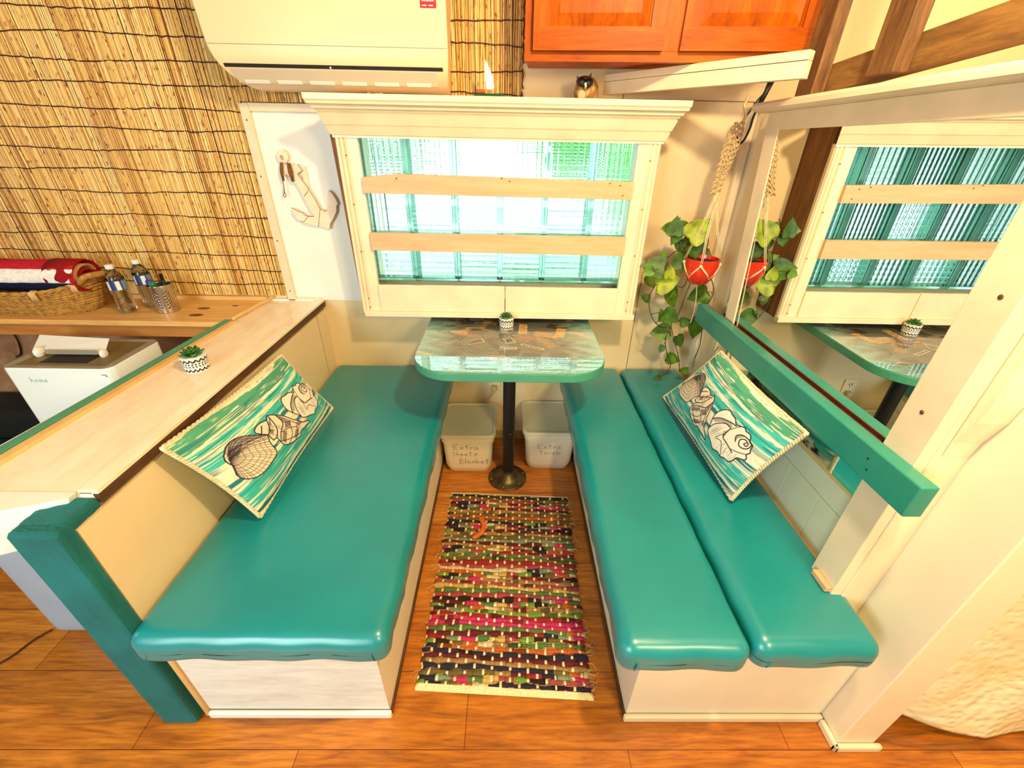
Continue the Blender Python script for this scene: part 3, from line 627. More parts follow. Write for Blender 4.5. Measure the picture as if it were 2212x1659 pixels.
MB().hexa([(-1.285, -1.42, .812), (-1.258, -1.42, .812), (-1.202, -.306, .812), (-1.224, -.306, .812), (-1.285, -1.42, .834), (-1.258, -1.42, .834), (-1.202, -.306, .834), (-1.224, -.306, .834)]).build('teal_edge', M_tealedge, hw, bevel=.002)
MB().hexa([(-1.2575, -1.42, .806), (-1.225, -1.42, .806), (-1.178, -.306, .806), (-1.2015, -.306, .806), (-1.2575, -1.42, .830), (-1.225, -1.42, .830), (-1.178, -.306, .830), (-1.2015, -.306, .830)]).build('inner_molding', M_ply, hw, bevel=.004)
MB().hexa([(-1.325, -1.42, .70), (-1.2855, -1.42, .70), (-1.2245, -.312, .70), (-1.245, -.312, .70), (-1.325, -1.42, .818), (-1.2855, -1.42, .818), (-1.2245, -.312, .818), (-1.245, -.312, .818)]).build('outer_board', M_white, hw, bevel=.002)
MB().hexa([(-1.225, -1.296, .672), (-1.021, -1.296, .672), (-1.021, -.01, .672), (-1.2, -.32, .672), (-1.24, -1.296, .80), (-1.021, -1.296, .80), (-1.021, -.01, .80), (-1.2, -.32, .80)]).build('apron', M_white, hw)
MB().hexa([(-1.245, -1.42, .70), (-1.021, -1.318, .70), (-1.021, -1.296, .70), (-1.245, -1.296, .70), (-1.26, -1.42, .822), (-.968, -1.318, .822), (-.968, -1.301, .822), (-1.25, -1.301, .822)]).build('front_board', M_white, hw)
p = [(-1.196, -.30, .832), (-1.192, -.26, .834), (-1.186, -.20, .833), (-1.18, -.13, .8345), (-1.172, -.06, .833), (-1.166, -.012, .836)]
MB().tube(smooth_path(p), .0085, 8).build('edge_bead', M_ply, hw, smooth=True)
# padded carpet cap on the end
rr = random.Random(2)
def capfn(o, q):
    return o+Vector((rr.uniform(-.001, .001), rr.uniform(-.001, .001), rr.uniform(-.001, .001)))
tag(MB().rbox(-1.030, -.926, -1.405, -1.366, 0, .806, .012, 14, capfn).rbox(-1.030, -.930, -1.38, -1.297, .778, .807, .010, 10, capfn).build('padded_end_cap', M_velvet, smooth=True), 'teal carpet wrapped end of the half wall', 'end cap')

# ================================================================== BENCHES
bl = thing('bench_base', 'white box base under the left teal seat', 'bench', (-.65, -.7, 0))
MB().box(-.924, -.369, -1.375, -.002, .0, .375).build('bench_body', M_panel, bl)
MB().box(-.90, -.369, -1.3785, -1.3755, .03, .37).build('front_board', M_whiteboard, bl)
MB().box(-.915, -.900, -1.385, -1.375, .0, .37).build('corner_trim', M_ply, bl, bevel=.002)
MB().box(-.90, -.362, -1.392, -1.378, 0, .028).build('baseboard', M_white, bl, bevel=.005)
MB().box(-.3688, -.362, -1.378, -.05, 0, .018).build('floor_molding', M_darkedge, bl)
br = thing('bench_base', 'cream box base under the right teal seats', 'bench', (.64, -.7, 0))
MB().box(.338, .9275, -1.385, -.002, 0, .375).build('bench_body', M_panel, br)
MB().box(.330, .9275, -1.400, -1.386, 0, .028).build('baseboard', M_trim, br, bevel=.005)
MB().box(.331, .3375, -1.385, -.05, 0, .018).build('floor_molding', M_darkedge, br)
m = MB().box(.9145, .929, -1.4715, -1.4005, 0, .028).box(.9145, 1.052, -1.4715, -1.457, 0, .028); struct(m.build('baseboard_right', M_trim, bevel=.005), 'white baseboard wrapping the end of the partition', 'baseboard')
def cushion(x0, x1, y0, y1, z0, z1, r, seed, label, cr):
    rn = random.Random(seed); ph = [rn.uniform(0, 6) for _ in range(8)]
    def fn(o, q):
        x, y, z = q; puff = (1-x*x)*(1-y*y)
        if z > 0: o.z += .007*puff**.5
        edge = max(abs(x), abs(y))
        if edge > .9: # gathered sides
            s = .0022*math.sin(o.y*34+ph[0])+.0016*math.sin(o.x*41+ph[1])+.0012*math.sin(o.y*87+ph[2])
            d = Vector((x if abs(x) >= abs(y) else 0, y if abs(y) > abs(x) else 0, 0)); o += d*s*(1-max(z, 0)*.6)
            if z < 0: o.z += .003+.003*math.sin((o.x+o.y)*23+ph[3])
        return o
    t = thing('seat_cushion', label, 'cushion', ((x0+x1)/2, (y0+y1)/2, z0), group=None)
    MB().rbox(x0, x1, y0, y1, z0, z1, r, 40, fn).build('cushion_pad', M_vinyl, t, smooth=True)
    for (cx, sgn) in cr:
        pts = []
        for k in range(9):
            a = k/8; pts.append((cx-sgn*(.026+.016*math.sin(a*math.pi*.8)), y0+.014*(1-a)**3-.0015, z1-.016-(z1-z0-.046)*a))
        MB().tube(pts, [.001]+[.004]*7+[.002], 6, flat=.5).build('corner_fold', M_vinyl, t, smooth=True)
    return t
cushion(-.926, -.308, -1.432, -.006, .3765, .478, .034, 1, 'wide teal vinyl cushion on the left bench', [(-.926, -1), (-.308, 1)])
cushion(.246, .562, -1.452, -.006, .3765, .480, .036, 2, 'narrow teal vinyl cushion on the aisle side of the right bench', [(.246, -1), (.562, 1)])
cushion(.570, .882, -1.444, -.008, .3765, .480, .036, 3, 'narrow teal vinyl cushion against the right wall panel', [(.570, -1)])

# ================================================================== TABLE
tb = thing('dining_table', 'collage topped dining table with teal edge on a black post', 'table', (-.022, -.34, 0))
ZT, tx0, tx1, ty = .79, -.385, .345, -.678
def tabout(n=10, r=.155, ins=0):
    pts = [(tx1-ins, 0), (tx1-ins, -.02)]
    pts = [(tx0+ins, -.003), (tx0+ins, ty+r)]
    for k in range(n+1): a = math.pi+math.pi/2*k/n; pts.append((tx0+r+(r-ins)*math.cos(a), ty+r+(r-ins)*math.sin(a)))
    for k in range(n+1): a = 1.5*math.pi+math.pi/2*k/n; pts.append((tx1-r+(r-ins)*math.cos(a), ty+r+(r-ins)*math.sin(a)))
    pts += [(tx1-ins, -.003)]; return pts
MB().prism(tabout(), ZT-.034, ZT-.001, 'z').build('tabletop', M_tealedge, tb, bevel=.003)
def collage():
    rs = np.random.RandomState(11); NU, NV = 360, 330
    u = np.linspace(tx0+.001, tx1-.001, NU); v = np.linspace(-.003, ty+.002, NV); U, V = np.meshgrid(u, v)
    C = np.zeros((NV, NU, 3)); C[:] = lin((96, 98, 88))
    pal = [(56, 48, 36), (78, 70, 54), (96, 92, 74), (70, 76, 66), (120, 98, 62), (176, 136, 78), (206, 162, 98), (58, 62, 58), (110, 96, 70), (110, 112, 96), (140, 92, 62), (70, 58, 44), (90, 94, 82), (150, 112, 60)]
    for k in range(150):
        cx, cy = rs.uniform(tx0, tx1), rs.uniform(ty, 0); w_, h_ = rs.uniform(.03, .13), rs.uniform(.01, .06); a = rs.uniform(-.5, .5)+(math.pi/2 if rs.rand() < .25 else 0)
        X = (U-cx)*math.cos(a)+(V-cy)*math.sin(a); Y = -(U-cx)*math.sin(a)+(V-cy)*math.cos(a)
        msk = (abs(X) < w_/2) & (abs(Y) < h_/2); c = np.array(lin(pal[rs.randint(len(pal))]))
        tex = 1+.35*np.sin(X*rs.uniform(100, 500)+rs.rand()*6)*np.sin(Y*rs.uniform(100, 600))+.25*rs.randn(NV, NU)
        C[msk] = (c*tex[..., None].clip(.3, 1.8))[msk]
        if rs.rand() < .10:
            bd = msk & ((abs(X) > w_/2-.004) | (abs(Y) > h_/2-.004)); C[bd] = lin((226, 196, 150))
    for cx, cy, c in ((-.24, -.30, (190, 140, 60)), (.26, -.29, (186, 132, 48)), (.30, -.34, (176, 86, 72)), (-.27, -.14, (160, 118, 50)), (.04, -.36, (150, 84, 62))):
        a = rs.uniform(-.6, .6); X = (U-cx)*math.cos(a)+(V-cy)*math.sin(a); Y = -(U-cx)*math.sin(a)+(V-cy)*math.cos(a); msk = (abs(X) < .035) & (abs(Y) < .022+.4*X); C[msk] = lin(c)
    # milky painted border towards the rounded end
    edge = np.minimum(np.minimum(U-tx0, tx1-U), V-ty); nz = .02*np.sin(U*60+3*np.sin(V*40))+.015*np.sin(V*90+U*30)
    k = np.clip(1.15-(edge+nz)/.13, 0, 1)*.8; k = k*np.clip((-V-.05)/.2, .15, 1); wcol = np.array(lin((150, 205, 200)))
    C = C*(1-k[..., None])+wcol*k[..., None]
    def P(a, b):
        x = tx0+.001+(tx1-tx0-.002)*a; y = -.003+(ty+.005)*b; r = .155; r2 = r-.0015
        for cx, sg in ((tx0+r, -1), (tx1-r, 1)):
            if (x-cx)*sg > 0 and y < ty+r:
                d = Vector((x-cx, y-(ty+r))); mx_ = max(abs(d.x), abs(d.y))
                if d.length > 1e-6: d = d*(mx_/d.length)*(r2/r); x, y = cx+d.x, ty+r+d.y
        return (x, y, ZT)
    g = grid(NU, NV, P); g.f = [f[::-1] for f in g.f]
    t = NT('epoxied_paper_collage'); a = t.N('ShaderNodeVertexColor', layer_name='Col'); t.L(a.outputs[0], t.b.inputs['Base Color'])
    t.b.inputs['Roughness'].default_value = .12; t.b.inputs['Coat Weight'].default_value = 1; t.b.inputs['Coat Roughness'].default_value = .03; t.b.inputs['Coat IOR'].default_value = 1.85
    t.bump(t.math('ADD', t.noise(t.mp((1, 1.5, 1)), 34, 3, .6, 1.0), t.math('MULTIPLY', t.noise(t.mp((1, 1.3, 1)), 90, 2), .5)), 1.0, .009)
    return g, C, t.m
g, C, mt = collage(); g.build('collage_surface', mt, tb, smooth=True, col=C)
MB().tube([(-.0185, -.339, .03), (-.0185, -.339, ZT-.036)], .0285, 28).build('post', M_black, tb, auto=True)
MB().lathe([(.098, 0), (.098, .006), (.092, .010), (.075, .013), (.056, .026), (.040, .044), (.036, .052), (.030, .054)], (-.0215, -.345, 0), 40).build('floor_flange', M_iron, tb, auto=True)
dots('flange_screw', M_steel, tb, [((-.0215+.084*math.cos(k*math.pi/3+.3), -.345+.084*math.sin(k*math.pi/3+.3), .013), .005, (1, 1, .6)) for k in range(6)])
MB().tube([(-.012, -.3675, .295), (-.012, -.370, .295)], .004, 8).build('post_screw', M_steel, tb)

# ================================================================== BUCKETS
GLYPH = {'E': [[(.9, 1.05), (.1, .95), (.0, .5), (.05, .0), (.8, .05)], [(.05, .5), (.6, .55)]],
 'x': [[(0, .5), (.6, 0)], [(.6, .55), (0, -.02)]], 't': [[(.3, 1), (.28, .1), (.45, 0)], [(0, .62), (.6, .66)]], 'r': [[(.05, .5), (.08, 0)], [(.08, .35), (.3, .5), (.5, .45)]],
 'a': [[(.5, .42), (.25, .5), (.0, .25), (.15, .02), (.42, .12), (.5, .45), (.55, .05), (.7, 0)]], 's': [[(.5, .5), (.15, .5), (.05, .32), (.4, .2), (.4, .02), (.0, 0)]],
 'S': [[(.6, .85), (.2, .85), (.05, .6), (.5, .4), (.45, .0), (.0, -.1)]], 'h': [[(.05, 1), (.05, 0)], [(.05, .3), (.3, .5), (.45, .35), (.47, 0)]], 'e': [[(.05, .25), (.45, .3), (.4, .48), (.15, .48), (.0, .22), (.15, 0), (.5, .08)]],
 'B': [[(.1, 1), (.05, -.3)], [(.1, 1), (.6, .85), (.15, .5), (.65, .3), (.5, -.05), (.02, -.1)]], 'l': [[(.1, 1), (.1, 0)]], 'n': [[(.05, .5), (.05, 0)], [(.05, .3), (.28, .5), (.4, .35), (.42, 0)]],
 'k': [[(.05, 1), (.05, 0)], [(.45, .5), (.08, .22), (.5, 0)]], 'w': [[(0, .5), (.15, 0), (.32, .35), (.5, 0), (.65, .5)]], 'o': [[(.25, .5), (.02, .3), (.1, .02), (.38, .02), (.48, .3), (.25, .5)]], '+': [[(.2, .6), (.2, .2)], [(0, .4), (.4, .4)]],
 'm': [[(.05, .5), (.05, 0)], [(.05, .35), (.2, .5), (.32, .35), (.32, 0)], [(.32, .35), (.48, .5), (.6, .35), (.6, 0)]]}
def writing(lines, org, h, fn, r, jit=.03, seed=1, pitch=1.0):
    rn = random.Random(seed); m = MB()
    for txt, ox, oz, sc in lines:
        x = ox
        for ch in txt:
            if ch == ' ': x += h*sc*.5; continue
            wmax = 0
            for st_ in GLYPH[ch]:
                m.tube([fn(x+(p[0]+rn.uniform(-jit, jit))*h*sc, oz+(p[1]+rn.uniform(-jit, jit))*h*sc) for p in st_], r, 4)
                wmax = max(wmax, max(p[0] for p in st_))
            x += (wmax+.22)*h*sc*pitch
    return m
def rr2(hx, hy, r, n=6):
    o = []
    for cx, cy, a0 in ((hx-r, hy-r, 0), (-hx+r, hy-r, 90), (-hx+r, -hy+r, 180), (hx-r, -hy+r, 270)):
        for k in range(n+1): a = R(a0+90*k/n); o.append((cx+r*math.cos(a), cy+r*math.sin(a)))
    return o
def loft(rings):
    m = MB(); n = len(rings[0])
    for rg in rings: m.v += rg
    m.f = [tuple(range(n-1, -1, -1)), tuple(range((len(rings)-1)*n, len(rings)*n))]
    for i in range(len(rings)-1):
        for j in range(n): m.f.append((i*n+j, i*n+(j+1) % n, (i+1)*n+(j+1) % n, (i+1)*n+j))
    return m
def bucket(cx, cy, label, lines, ink, hz, seed):
    t = thing('storage_bucket', label, 'storage bucket', (cx, cy, 0), group='square white buckets under the table')
    def ring(hx, hy, r, z): return [(cx+x, cy+y, z) for x, y in rr2(hx, hy, r)]
    bz = .238
    loft([ring(.100, .112, .03, .0), ring(.106, .118, .035, .006), ring(.118, .130, .035, .05), ring(.126, .138, .035, bz-.035), ring(.131, .143, .035, bz-.034), ring(.132, .144, .035, bz-.018), ring(.128, .140, .035, bz-.016), ring(.128, .140, .035, bz)]).build('bucket_body', M_bucket, t, auto=True)
    lid = loft([ring(.138, .150, .035, bz), ring(.141, .153, .036, bz+.002), ring(.141, .153, .036, bz+.018), ring(.138, .150, .035, bz+.022), ring(.128, .140, .03, bz+.022), ring(.125, .137, .028, bz+.016), ring(.122, .134, .026, bz+.0155)]).build('lid', M_lid, t, auto=True)
    def f(x, z):   # on the sloping front face
        zz = .06+z; return (cx-.085+x, cy-(.130+.008*(zz-.05)/(bz-.085))-.0003, zz)
    hw_ = []
    for k_, ln2 in enumerate(lines): writing([ln2], None, .034, f, .0011, .03, seed+k_).build('handwriting', ink, t)
    return t
bucket(-.222, -.188, 'white square bucket marked for sheets and blanket, left of the post', [('Extra', .012, .105, .9), ('Sheets', .004, .062, .85), ('+', .125, .066, .8), ('Blanket', .04, .012, .92)], M_marker, .24, 1)
bucket(.193, -.158, 'white square bucket marked for towels, right of the post', [('Extra', .022, .090, .85), ('towels', .035, .052, .8)], M_markerg, .24, 2)

# ================================================================== SUCCULENT POTS
def pot_cols(H, r0, r1, NJ, NZ):
    C = np.zeros((NZ, NJ, 3)); wh = np.array(lin((240, 238, 232))); bk = np.array(lin((22, 22, 26)))
    for i in range(NZ):
        z = i/(NZ-1)
        for j in range(NJ):
            a = j/NJ; c = wh
            if .04 < z < .32: q = abs(((a*17) % 1)-.5)*2; d = (z-.04)/.28; c = bk if abs((d-.1)-q*.55) < .25 or d < .06 or d > .95 or abs(d-.30-q*.55) < 0 else wh
            elif .36 < z < .64:
                d = (z-.36)/.28; q = abs(d-.5)*1.0; c = bk if (((a*24-q) % 1) < .5 and abs(d-.5) > .04) or d < .05 or d > .95 else wh
            elif .68 < z < .96: q = abs(((a*15) % 1)-.5)*2; d = (z-.68)/.28; c = bk if abs((d-.1)-q*.55) < .25 or d < .06 or d > .95 else wh
            C[i, j] = c
    return C
M_pot = vcol('patterned_pot_glaze', .35)
M_succ = paint('succulent_leaf', lin((42, 112, 36)), .4, .25, 40, 0, coat=.2); M_soil = paint('dark_soil', lin((40, 28, 18)), .9, .2, 80, .5)
def succ_pot(loc, r, h, label, seed):
    t = thing('succulent_pot', label, 'potted plant', loc, group=None)
    NJ, NZ = 170, 60; x0, y0, z0 = loc
    m = MB().lathe([(r*.93+r*.07*i/(NZ-1), h*i/(NZ-1)) for i in range(NZ)], (x0, y0, z0), NJ); m.f = m.f[:-1]
    m.build('pot', M_pot, t, smooth=True, col=pot_cols(h, r, r, NJ, NZ))
    MB().lathe([(r, h), (r*.98, h+.001), (r*.92, h+.0005), (r*.90, h-.012), (.0, h-.010)], loc, 48).build('pot_rim', M_white, t, auto=True)
    MB().lathe([(r*.895, h-.011), (0, h-.009)], loc, 24).build('soil', M_soil, t)
    m = MB(); rn = random.Random(seed)
    for ring_, (n, el, ln) in enumerate(((8, 18, r*1.12), (7, 42, r*.98), (5, 66, r*.8), (3, 82, r*.55))):
        for k in range(n):
            a = 2*math.pi*k/n+ring_*.5+rn.uniform(-.1, .1); e = R(el+rn.uniform(-6, 6)); d = Vector((math.cos(a)*math.cos(e), math.sin(a)*math.cos(e), math.sin(e)))
            s = d.cross(Vector((0, 0, 1))).normalized(); nn = s.cross(d); b = Vector((x0, y0, z0+h-.006+ring_*.002)); k0 = len(m.v)
            for i, (tt, wd) in enumerate(((0, .25), (.25, .5), (.55, .62), (.8, .45), (1, .03))):
                c = b+d*ln*tt+nn*(.10*ln*tt*tt); w_ = wd*ln*.42
                m.v += [tuple(c-s*w_), tuple(c+nn*w_*.28), tuple(c+s*w_), tuple(c-nn*w_*.42)]
            for i in range(4):
                for q in range(4): a1 = k0+4*i+q; b1 = k0+4*i+(q+1) % 4; m.f.append((a1, b1, b1+4, a1+4))
            m.f.append((k0+3, k0+2, k0+1, k0)); m.f.append((k0+16, k0+17, k0+18, k0+19))
    m.build('succulent', M_succ, t, smooth=True)
succ_pot((-1.075, -.722, .8205), .0385, .052, 'succulent in zigzag patterned pot on the left ledge', 3)
succ_pot((-.0352, -.243, .7905), .0325, .046, 'succulent in zigzag patterned pot on the table', 4)

# ================================================================== ANCHOR PLAQUE
an = thing('anchor_plaque', 'pink white wooden anchor hung with twine on the white board', 'wall decoration', (-.88, -.006, 1.29))
def AP(px, py):   # crop pixels -> wall coordinates
    x = -.962+(px-180)/7.54*.0; return x
AX = [(613, 337), (720, 495)]
def aw(u, v):      # photograph pixel -> plaque plane (x, z), affine fit of the wall there
    return (-.962+(u-613)*.00222-(v-337)*.00056*.0+(v-337)*-.00056, 1.437-(v-337)*.00180-(u-613)*.00000)
def A2(cx, cy): u = 590+cx/7.54; v = 300+cy/7.54; return aw(u, v)
out = [(258, 400), (345, 410), (395, 400), (468, 500), (400, 545), (580, 790), (700, 985), (770, 1110), (830, 1150), (868, 1135), (885, 1080), (890, 1000), (855, 900), (868, 800), (930, 860), (990, 950), (1025, 1035), (1005, 1045), (1015, 1160), (975, 1300), (945, 1370), (945, 1465), (850, 1425), (700, 1400), (560, 1365), (450, 1300), (370, 1200), (355, 1100), (440, 1150), (530, 1190), (540, 1215), (600, 1240), (690, 1245), (600, 1100), (500, 910), (420, 750), (300, 600), (250, 560), (195, 545), (170, 480), (180, 410)]
M_anch = wood('pink_white_board', lin((236, 210, 184)), lin((244, 222, 198)), lin((248, 232, 212)), (2, 1, 6), 3, .5, .1)
pts = [A2(*p) for p in out]; pts = pts[::-1]
ao = MB().prism(pts, -.026, -.014, 'y').build('anchor_body', M_anch, an, bevel=.0012)
c0 = A2(178, 285); hole = A2(172, 305)
mm = MB(); n = 40
for yv in (-.026, -.014):
    for rr_ in (.0225, .0085):
        for k in range(n):
            a = 2*math.pi*k/n; cc = c0 if rr_ > .01 else hole; mm.v.append((cc[0]+rr_*math.cos(a)*1.0, yv, cc[1]+rr_*1.12*math.sin(a)))
for k in range(n):
    k2 = (k+1) % n; mm.f += [(k, k2, n+k2, n+k), (2*n+k2, 2*n+k, 3*n+k, 3*n+k2), (k2, k, 2*n+k, 2*n+k2), (n+k, n+k2, 3*n+k2, 3*n+k)]
mm.build('anchor_ring', M_anch, an)
MB().box(-.90, -.88, -.014, -.006, 1.2, 1.4).build('back_spacer', M_anch, an)
mm = MB()
for seq in ([(570, 795), (565, 840), (520, 910)], [(770, 1110), (770, 1425)], [(610, 1240), (570, 1300), (550, 1345), (505, 1325)], [(350, 1100), (440, 1150), (530, 1190), (540, 1215), (610, 1243), (690, 1245)], [(868, 800), (930, 860), (990, 950), (1025, 1035), (1005, 1045), (1015, 1160), (975, 1300), (945, 1370), (945, 1465)], [(395, 400), (468, 500), (400, 545), (580, 790), (700, 985), (770, 1110), (840, 1155), (875, 1130)]):
    mm.tube([(A2(*p)[0], -.0262, A2(*p)[1]) for p in seq], .0011, 4)
mm.build('burnt_outline', paint('burnt_brown_line', lin((120, 74, 28)), .7, .2, 40, 0), an)
mm = MB(); rn = random.Random(6)
for a_, b_ in (((285, 380), (360, 670)), ((185, 375), (225, 660))):
    for s in range(9):
        j = rn.uniform(-18, 18); p0 = A2(a_[0]+j, a_[1]); p1 = A2((a_[0]+b_[0])/2+j*1.4, (a_[1]+b_[1])/2); p2 = A2(b_[0]+j*.6, b_[1]); mm.tube([(p0[0], -.030-rn.uniform(0, .006), p0[1]), (p1[0], -.033-rn.uniform(0, .005), p1[1]), (p2[0], -.030-rn.uniform(0, .004), p2[1])], .0026, 5)
lp = [(215, 660), (235, 780), (240, 850), (232, 900), (262, 925), (272, 900), (245, 840), (238, 780)]
mm.tube([(A2(*p)[0], -.031, A2(*p)[1]) for p in lp], .0018, 5)
mm.build('twine', M_navyrope, an, smooth=True)

# ================================================================== PILLOWS
def art(NU=420, NV=236, Lx=.60, Ly=.335):
    rs = np.random.RandomState(5); u = np.linspace(0, 1, NU); v = np.linspace(0, 1, NV); U, V = np.meshgrid(u, v)
    def vn(su, sv, seed):
        r_ = np.random.RandomState(seed); g_ = r_.rand(sv+2, su+2); x = U*su; y = V*sv; i = x.astype(int); j = y.astype(int); fx = x-i; fy = y-j; fx = fx*fx*(3-2*fx); fy = fy*fy*(3-2*fy)
        return (g_[j, i]*(1-fx)+g_[j, i+1]*fx)*(1-fy)+(g_[j+1, i]*(1-fx)+g_[j+1, i+1]*fx)*fy
    wob = (vn(5, 3, 1)-.5)*.05; Vw = V+wob; st_ = .45*vn(4, 60, 2)+.35*vn(9, 118, 3)+.2*vn(40, 118, 4)
    crm = np.array(lin((250, 240, 212))); teal = np.array(lin((56, 188, 178))); deep = np.array(lin((16, 118, 134))); grn = np.array(lin((72, 156, 124)))
    bands = [(.925, .05, grn), (.80, .024, teal), (.665, .045, teal), (.575, .018, deep), (.47, .03, deep), (.40, .02, deep), (.245, .06, teal), (.135, .02, teal), (.045, .02, deep)]
    C = np.zeros((NV, NU, 3)); C[:] = crm; C *= (1-.12*vn(60, 118, 8))[..., None]
    tint = vn(4, 4, 9)
    for c, hw_, col in bands:
        d = 1-np.abs(Vw-c)/hw_/1.35; al = np.clip((d+(st_-.5)*1.5)*6, 0, 1)
        if c in (.47, .40, .575): al *= np.clip((vn(7, 2, int(c*100))-.38)*9, 0, 1)
        cc = col*(.8+.35*tint)[..., None]; C = C*(1-al[..., None])+cc*al[..., None]
    dk = np.clip((vn(5, 70, 12)-.70)*8, 0, 1)*.7; C = C*(1-dk[..., None])+np.array(lin((20, 118, 130)))*dk[..., None]
    wl = np.clip((vn(8, 118, 13)-.76)*9, 0, 1); C = C*(1-wl[..., None])+crm*wl[..., None]
    ln_ = np.clip((vn(12, 118, 14)-.86)*12, 0, 1)*.6; C = C*(1-ln_[..., None])+np.array(lin((120, 96, 60)))*ln_[..., None]
    X = U*Lx; Y = V*Ly; ink = np.array(lin((34, 20, 46)))
    def stroke(pts, w_=.0009, a=1.0, col=ink):
        nonlocal C
        P = [(p[0]*Lx, p[1]*Ly) for p in pts]; D = np.full(X.shape, 9.)
        for (x0, y0), (x1, y1) in zip(P[:-1], P[1:]):
            i0 = max(int((min(x0, x1)/Lx)*NU)-4, 0); i1 = min(int((max(x0, x1)/Lx)*NU)+5, NU); j0 = max(int((min(y0, y1)/Ly)*NV)-4, 0); j1 = min(int((max(y0, y1)/Ly)*NV)+5, NV)
            if i1 <= i0 or j1 <= j0: continue
            xs, ys = X[j0:j1, i0:i1], Y[j0:j1, i0:i1]; dx_, dy_ = x1-x0, y1-y0; l2 = dx_*dx_+dy_*dy_+1e-12
            t_ = np.clip(((xs-x0)*dx_+(ys-y0)*dy_)/l2, 0, 1); d = np.hypot(xs-x0-t_*dx_, ys-y0-t_*dy_); D[j0:j1, i0:i1] = np.minimum(D[j0:j1, i0:i1], d)
        al = np.clip((w_*1.35+.0009-D)/.0009, 0, 1)*a; C = C*(1-al[..., None])+col*al[..., None]
    def fill(poly, col, a=1.):
        nonlocal C
        ins_ = np.zeros(X.shape, bool); n_ = len(poly)
        for k in range(n_):
            (x0, y0), (x1, y1) = poly[k], poly[(k+1) % n_]
            if y0 == y1: continue
            c_ = ((y0 > V) != (y1 > V)) & (U < (x1-x0)*(V-y0)/(y1-y0)+x0); ins_ ^= c_
        C[ins_] = C[ins_]*(1-a)+np.array(col)*a; return ins_
    fillc = lin((240, 222, 196)); r_ = random.Random(8)
    def crv(pts, n_=7): q = smooth_path([(p[0], p[1], 0) for p in pts], n_); return [(p.x, p.y) for p in q]
    SH = {'sc':[(0.104,0.671),(0.148,0.725),(0.193,0.735),(0.23,0.717),(0.273,0.666),(0.307,0.608),(0.338,0.553),(0.337,0.516),(0.322,0.482),(0.314,0.42),(0.31,0.357),(0.29,0.325),(0.244,0.311),(0.206,0.302),(0.165,0.301),(0.127,0.315),(0.102,0.343),(0.08,0.386),(0.071,0.434),(0.072,0.472),(0.083,0.512),(0.094,0.552),(0.09,0.592),(0.092,0.635)],'sch':[(0.097,0.625)],'co':[(0.62,0.396),(0.596,0.471),(0.574,0.551),(0.575,0.619),(0.594,0.68),(0.625,0.711),(0.659,0.698),(0.697,0.692),(0.735,0.657),(0.769,0.68),(0.788,0.695),(0.813,0.675),(0.837,0.683),(0.859,0.66),(0.877,0.617),(0.9,0.612),(0.912,0.56),(0.922,0.534),(0.915,0.494),(0.93,0.463),(0.925,0.433),(0.893,0.398),(0.887,0.344),(0.873,0.298),(0.839,0.288),(0.816,0.264),(0.782,0.277),(0.741,0.252),(0.7,0.29),(0.655,0.325),(0.626,0.357)],'co1':[(0.62,0.396),(0.629,0.475),(0.655,0.54),(0.687,0.582),(0.729,0.586),(0.735,0.565),(0.735,0.487),(0.747,0.446),(0.778,0.436),(0.827,0.415),(0.852,0.399)],'co2':[(0.583,0.499),(0.618,0.57),(0.664,0.61),(0.71,0.635),(0.746,0.644)],'co3':[(0.817,0.517),(0.795,0.57),(0.816,0.62),(0.858,0.63),(0.891,0.612),(0.898,0.565),(0.882,0.524),(0.85,0.513),(0.829,0.566),(0.848,0.605),(0.879,0.59),(0.88,0.557),(0.862,0.562),(0.867,0.586)],'co4':[(0.735,0.565),(0.756,0.644),(0.769,0.68)],'co5':[(0.827,0.415),(0.872,0.449),(0.915,0.494)],'co6':[(0.705,0.376),(0.721,0.45),(0.735,0.487)],'co7':[(0.715,0.378),(0.76,0.392),(0.816,0.264)],'wh':[(0.266,0.667),(0.293,0.685),(0.334,0.686),(0.382,0.664),(0.413,0.689),(0.458,0.632),(0.489,0.575),(0.519,0.485),(0.534,0.441),(0.561,0.384),(0.585,0.324),(0.628,0.28),(0.649,0.237),(0.61,0.251),(0.564,0.257),(0.517,0.264),(0.495,0.229),(0.432,0.248),(0.381,0.275),(0.341,0.321),(0.331,0.376),(0.332,0.449),(0.303,0.462),(0.305,0.537),(0.279,0.593),(0.261,0.642)],'w1':[(0.331,0.376),(0.384,0.455),(0.45,0.517),(0.455,0.628)],'w2':[(0.384,0.455),(0.454,0.42),(0.504,0.361),(0.519,0.317)],'w3':[(0.45,0.517),(0.503,0.46),(0.533,0.373)],'w4':[(0.377,0.286),(0.444,0.336),(0.476,0.419),(0.502,0.476)],'w5':[(0.432,0.248),(0.491,0.29),(0.521,0.371)],'w6':[(0.332,0.449),(0.386,0.527),(0.413,0.689)],'w7':[(0.305,0.537),(0.349,0.581),(0.382,0.664)],'w8':[(0.279,0.593),(0.323,0.653)],'w9':[(0.344,0.378),(0.408,0.315),(0.502,0.257)],'k1':[(0.355,0.323),(0.426,0.412),(0.404,0.449),(0.344,0.378)],'k2':[(0.502,0.476),(0.476,0.59),(0.455,0.628),(0.449,0.533)],'k3':[(0.469,0.255),(0.514,0.309),(0.493,0.344),(0.429,0.279)],'k4':[(0.476,0.419),(0.503,0.46),(0.469,0.511),(0.43,0.452)],'k5':[(0.334,0.506),(0.365,0.534),(0.346,0.569),(0.318,0.538)],'k6':[(0.375,0.583),(0.403,0.641),(0.414,0.673),(0.363,0.61)],'k7':[(0.53,0.334),(0.577,0.327),(0.561,0.384),(0.526,0.394)]}
